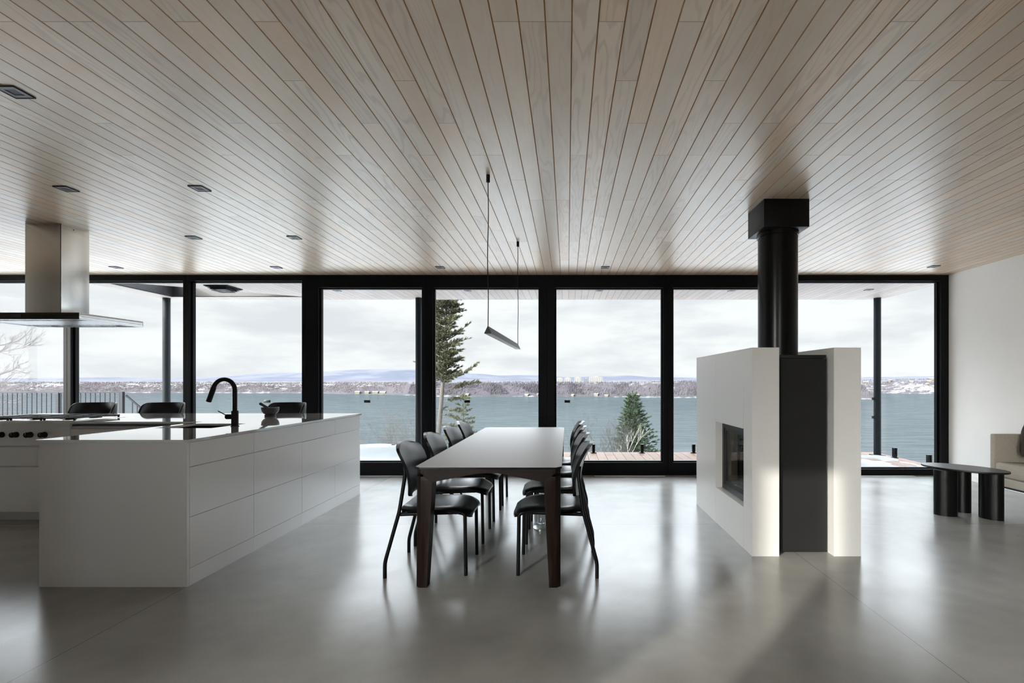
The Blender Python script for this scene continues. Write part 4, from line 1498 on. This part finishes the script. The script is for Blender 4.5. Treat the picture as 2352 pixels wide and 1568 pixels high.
# the tall pine left of centre
rn = random.Random(21)
YP = 20.0
K = YP / 1110.67
def P(dx, dz, dy=0.): return Vector((dx, YP + dy, dz))
tr, fo = MB(), MB()
base_z = ground_z(-5.4, YP)
trunk = [P(-5.42, base_z - .2), P(-5.33, -1.0), P(-5.22, .4), P(-5.12, 1.6), P(-5.05, 2.9), P(-5.0, 4.4), P(-4.96, 5.9)]
tr.tube(trunk, [.115, .10, .088, .075, .06, .045, .02], 9)
def trunk_at(z):
    for a, b in zip(trunk, trunk[1:]):
        if z <= b.z:
            return a.lerp(b, (z - a.z) / (b.z - a.z))
    return trunk[-1].copy()
# main boughs seen in silhouette: (z at trunk, tip x, tip z, depth, width)
for (z, tx, tz, dy, dens, wdt, bare, sag) in [
        (2.95, -4.10, 3.74, .2, 20, .30, .45, .05), (2.75, -4.02, 3.02, -.3, 12, .22, .4, -.03), (2.3, -4.38, 2.62, .2, 20, .30, .3, .04),
        (2.05, -4.42, 2.28, -.2, 12, .25, .3, .0), (1.35, -3.76, 2.06, .1, 30, .42, .35, .10), (1.5, -4.5, 1.9, .3, 18, .3, .2, .0),
        (.85, -3.68, 1.24, .2, 36, .5, .30, -.05), (.45, -4.0, .62, -.3, 34, .45, .25, -.02), (.15, -4.35, .05, .2, 30, .42, .2, .0), (-.05, -4.55, -.15, -.1, 26, .4, .2, .02),
        (3.4, -5.95, 3.55, .2, 18, .28, .5, .03), (2.0, -6.28, 2.1, .1, 18, .3, .55, .03), (1.0, -6.2, 1.0, .3, 18, .35, .4, .0), (.2, -6.1, .2, -.2, 20, .4, .3, 0), (-.5, -4.75, -.55, .2, 22, .35, .2, 0), (-.9, -4.85, -1.1, -.2, 20, .3, .2, 0), (-1.0, -6.1, -1.2, .2, 18, .3, .2, 0)]:
    p0 = trunk_at(z)
    bough(tr, fo, p0, Vector((tx, YP + dy, tz)), rn, .03, dens, .13, wdt, sag, bare)
# dense short boughs around the upper trunk
for i in range(210):
    z = rn.uniform(1.2, 5.7)
    p0 = trunk_at(z)
    a = rn.uniform(0, 2 * PI)
    L = (.78 if z < 4.4 else .78 * max(.25, (6.0 - z) / 1.6)) * rn.uniform(.45, 1.0)
    bough(tr, fo, p0, p0 + Vector((math.cos(a) * L, math.sin(a) * L, L * rn.uniform(.1, .6))), rn, .016, 26, .13, .28, .0, .2)
t = thing('pine_tree', (-5.42, YP, base_z - .2), 'tall ragged pine with bare lower trunk beyond the terrace, left of the pendant', 'tree')
tr.build('trunk', M['bark'], t, smooth=True)
fo.build('needles', M['pine_needles'], t)


def conifer(x, y, z_top, half_w, n, rn, needles, label, droop=-.12, skew=0., dens=26, width=.3, start=.12, ln=.12, bottom=None, wd=.012):
    bz = ground_z(x, y) - .1
    zb = bz + .4 if bottom is None else bottom
    tr, fo = MB(), MB()
    tr.tube([(x, y, bz), (x + .02, y, (bz + z_top) / 2), (x, y, z_top)], [.09, .06, .012], 7)
    for i in range(n):
        q = (i + rn.random()) / n
        z = z_top - .05 - q * (z_top - zb)
        L = half_w * (q ** .85) * rn.uniform(.72, 1.08) + .08
        a = i * 2.39996 + rn.uniform(-.3, .3)
        dx = math.cos(a)
        L *= 1 + skew * dx * q
        p0 = Vector((x, y, z))
        bough(tr, fo, p0, p0 + Vector((dx * L, math.sin(a) * L, L * (droop + .45 * (1 - q)))), rn, .014, dens, ln, width * (.4 + .8 * q), .03, start, wd)
    tuft(fo, Vector((x, y, z_top)), Vector((0, 0, 1)), 30, ln * 1.3, .5, rn, wd)
    t = thing('conifer_tree', (x, y, bz), label, 'tree')
    tr.build('trunk', M['bark'], t, smooth=True)
    fo.build('needles', needles, t)


# small layered pine right of the tall one
conifer(-4.75, 22.0, .60, 1.05, 46, random.Random(5), M['pine_needles'], 'small layered pine with flat boughs just right of the tall pine', droop=.02, dens=26, width=.42, start=.2, bottom=-3.0)
# the dense spruce
conifer(2.42, 18.0, .85, 1.2, 150, random.Random(8), M['spruce_needles'], 'dense green spruce beyond the glass guard, between two black door frames', droop=.05, skew=.45, dens=30, width=.38, start=.1, ln=.10, bottom=-2.4)


def shrub(tr, p, d, L, r, depth, rn, spread=.6, lift=.12, segs=3):
    pts = [p]
    q = p.copy(); dd = d.normalized()
    for i in range(segs):
        dd = (dd + Vector((rn.uniform(-.22, .22), rn.uniform(-.22, .22), rn.uniform(-.1, .1) + lift * .3))).normalized()
        q = q + dd * L / segs
        pts.append(q.copy())
    tr.tube(pts, [r * (1 - .45 * i / segs) for i in range(segs + 1)], 4 if depth < 2 else 6)
    if depth <= 0: return
    for i in range(rn.choice((3, 4))):
        k = rn.uniform(.35, 1.0)
        j = min(segs - 1, int(k * segs))
        s = pts[j].lerp(pts[j + 1], k * segs - j)
        nd = (dd + Vector((rn.uniform(-1, 1), rn.uniform(-1, 1), rn.uniform(-.4, 1) * .6 + lift)) * spread).normalized()
        shrub(tr, s, nd, L * rn.uniform(.5, .75), r * .55, depth - 1, rn, spread, lift, segs)


def bare_shrub(x, y, h, stems, seed, label, m, name='bare_shrub', depth=3, spread=.65, r=.010, cat='shrub'):
    rn = random.Random(seed)
    z = ground_z(x, y) - .1
    tr = MB()
    for i in range(stems):
        a = rn.uniform(0, 2 * PI)
        p = Vector((x + .2 * math.cos(a), y + .2 * math.sin(a), z))
        shrub(tr, p, Vector((math.cos(a) * .3, math.sin(a) * .3, 1)), h * .5, r, depth, rn, spread, .2)
    o = tr.build(name, m, smooth=True)
    base(o)
    return tag(o, label, cat)


bare_shrub(-4.15, 13.0, 3.3, 18, 3, 'bare twiggy shrub beyond the snow bank, left of the steel post', M['bare_bark'], depth=4)
bare_shrub(1.02, 13.0, 2.7, 14, 14, 'small bare shrub behind the right row of chairs', M['bare_bark'], depth=4)
# white birch in front of the spruce
rn = random.Random(31)
tr = MB()
bx, by = 1.72, 14.2
bz = ground_z(bx, by) - .1
tr.tube([(bx, by, bz), (bx + .02, by, -1.3), (bx + .04, by, -.85)], [.024, .020, .017], 7)
top = Vector((bx + .04, by, -.85))
for (dx, dz, L) in ((-.55, .75, .75), (.55, .8, .9), (-.1, 1, .85), (.25, 1, .8)):
    shrub(tr, top + Vector((0, 0, rn.uniform(-.25, .02))), Vector((dx, rn.uniform(-.2, .2), dz)), L * .62, .008, 3, rn, .6)
o = base(tr.build('birch_tree', M['birch'], smooth=True))
tag(o, 'slender bare white birch in front of the green spruce', 'tree')
# bare tree reaching in at the far left
rn = random.Random(44)
tr = MB()
bx, by = -17.9, 14.0
bz = ground_z(bx, by) - .2
def Q(px, z): return Vector((px, by + rn.uniform(-.3, .3), z))
tr.tube([(bx, by, bz), (bx + .1, by, -.5), (bx + .1, by, 1.5), (bx - .2, by, 3.5)], [.16, .12, .10, .04], 8)
for pts in ([(-17.8, .7), (-16.9, 1.35), (-16.3, 1.62), (-15.65, 1.77)], [(-17.85, 1.6), (-16.8, 2.12), (-16.2, 2.17), (-15.45, 2.27)], [(-17.85, 1.5), (-16.9, 2.2), (-16.3, 2.34), (-15.85, 2.45)], [(-17.8, .2), (-17.0, .55), (-16.6, 1.0), (-16.2, 1.3)], [(-17.8, -.6), (-17.0, -.2), (-16.4, .1), (-15.9, .2)], [(-17.8, -.2), (-17.2, .3), (-16.6, .45), (-16.1, .75)]):
    pv = [Q(*p) for p in pts]
    tr.tube(pv, [.035, .022, .013, .005], 5)
    for i in range(13):
        q = rn.uniform(.35, 1)
        j = min(2, int(q * 3))
        s = pv[j].lerp(pv[j + 1], q * 3 - j)
        shrub(tr, s, Vector((rn.uniform(.2, 1), rn.uniform(-.6, .6), rn.uniform(-.2, .8))), rn.uniform(.2, .5), .006, 2, rn, .6)
o = base(tr.build('bare_tree', M['bare_bark'], smooth=True))
tag(o, 'leafless tree reaching in at the left edge behind the metal railing', 'tree')
bare_shrub(-12.0, 11.6, 2.0, 8, 52, 'low bare bush behind the bars of the metal railing', M['bare_bark'], depth=3, r=.01)
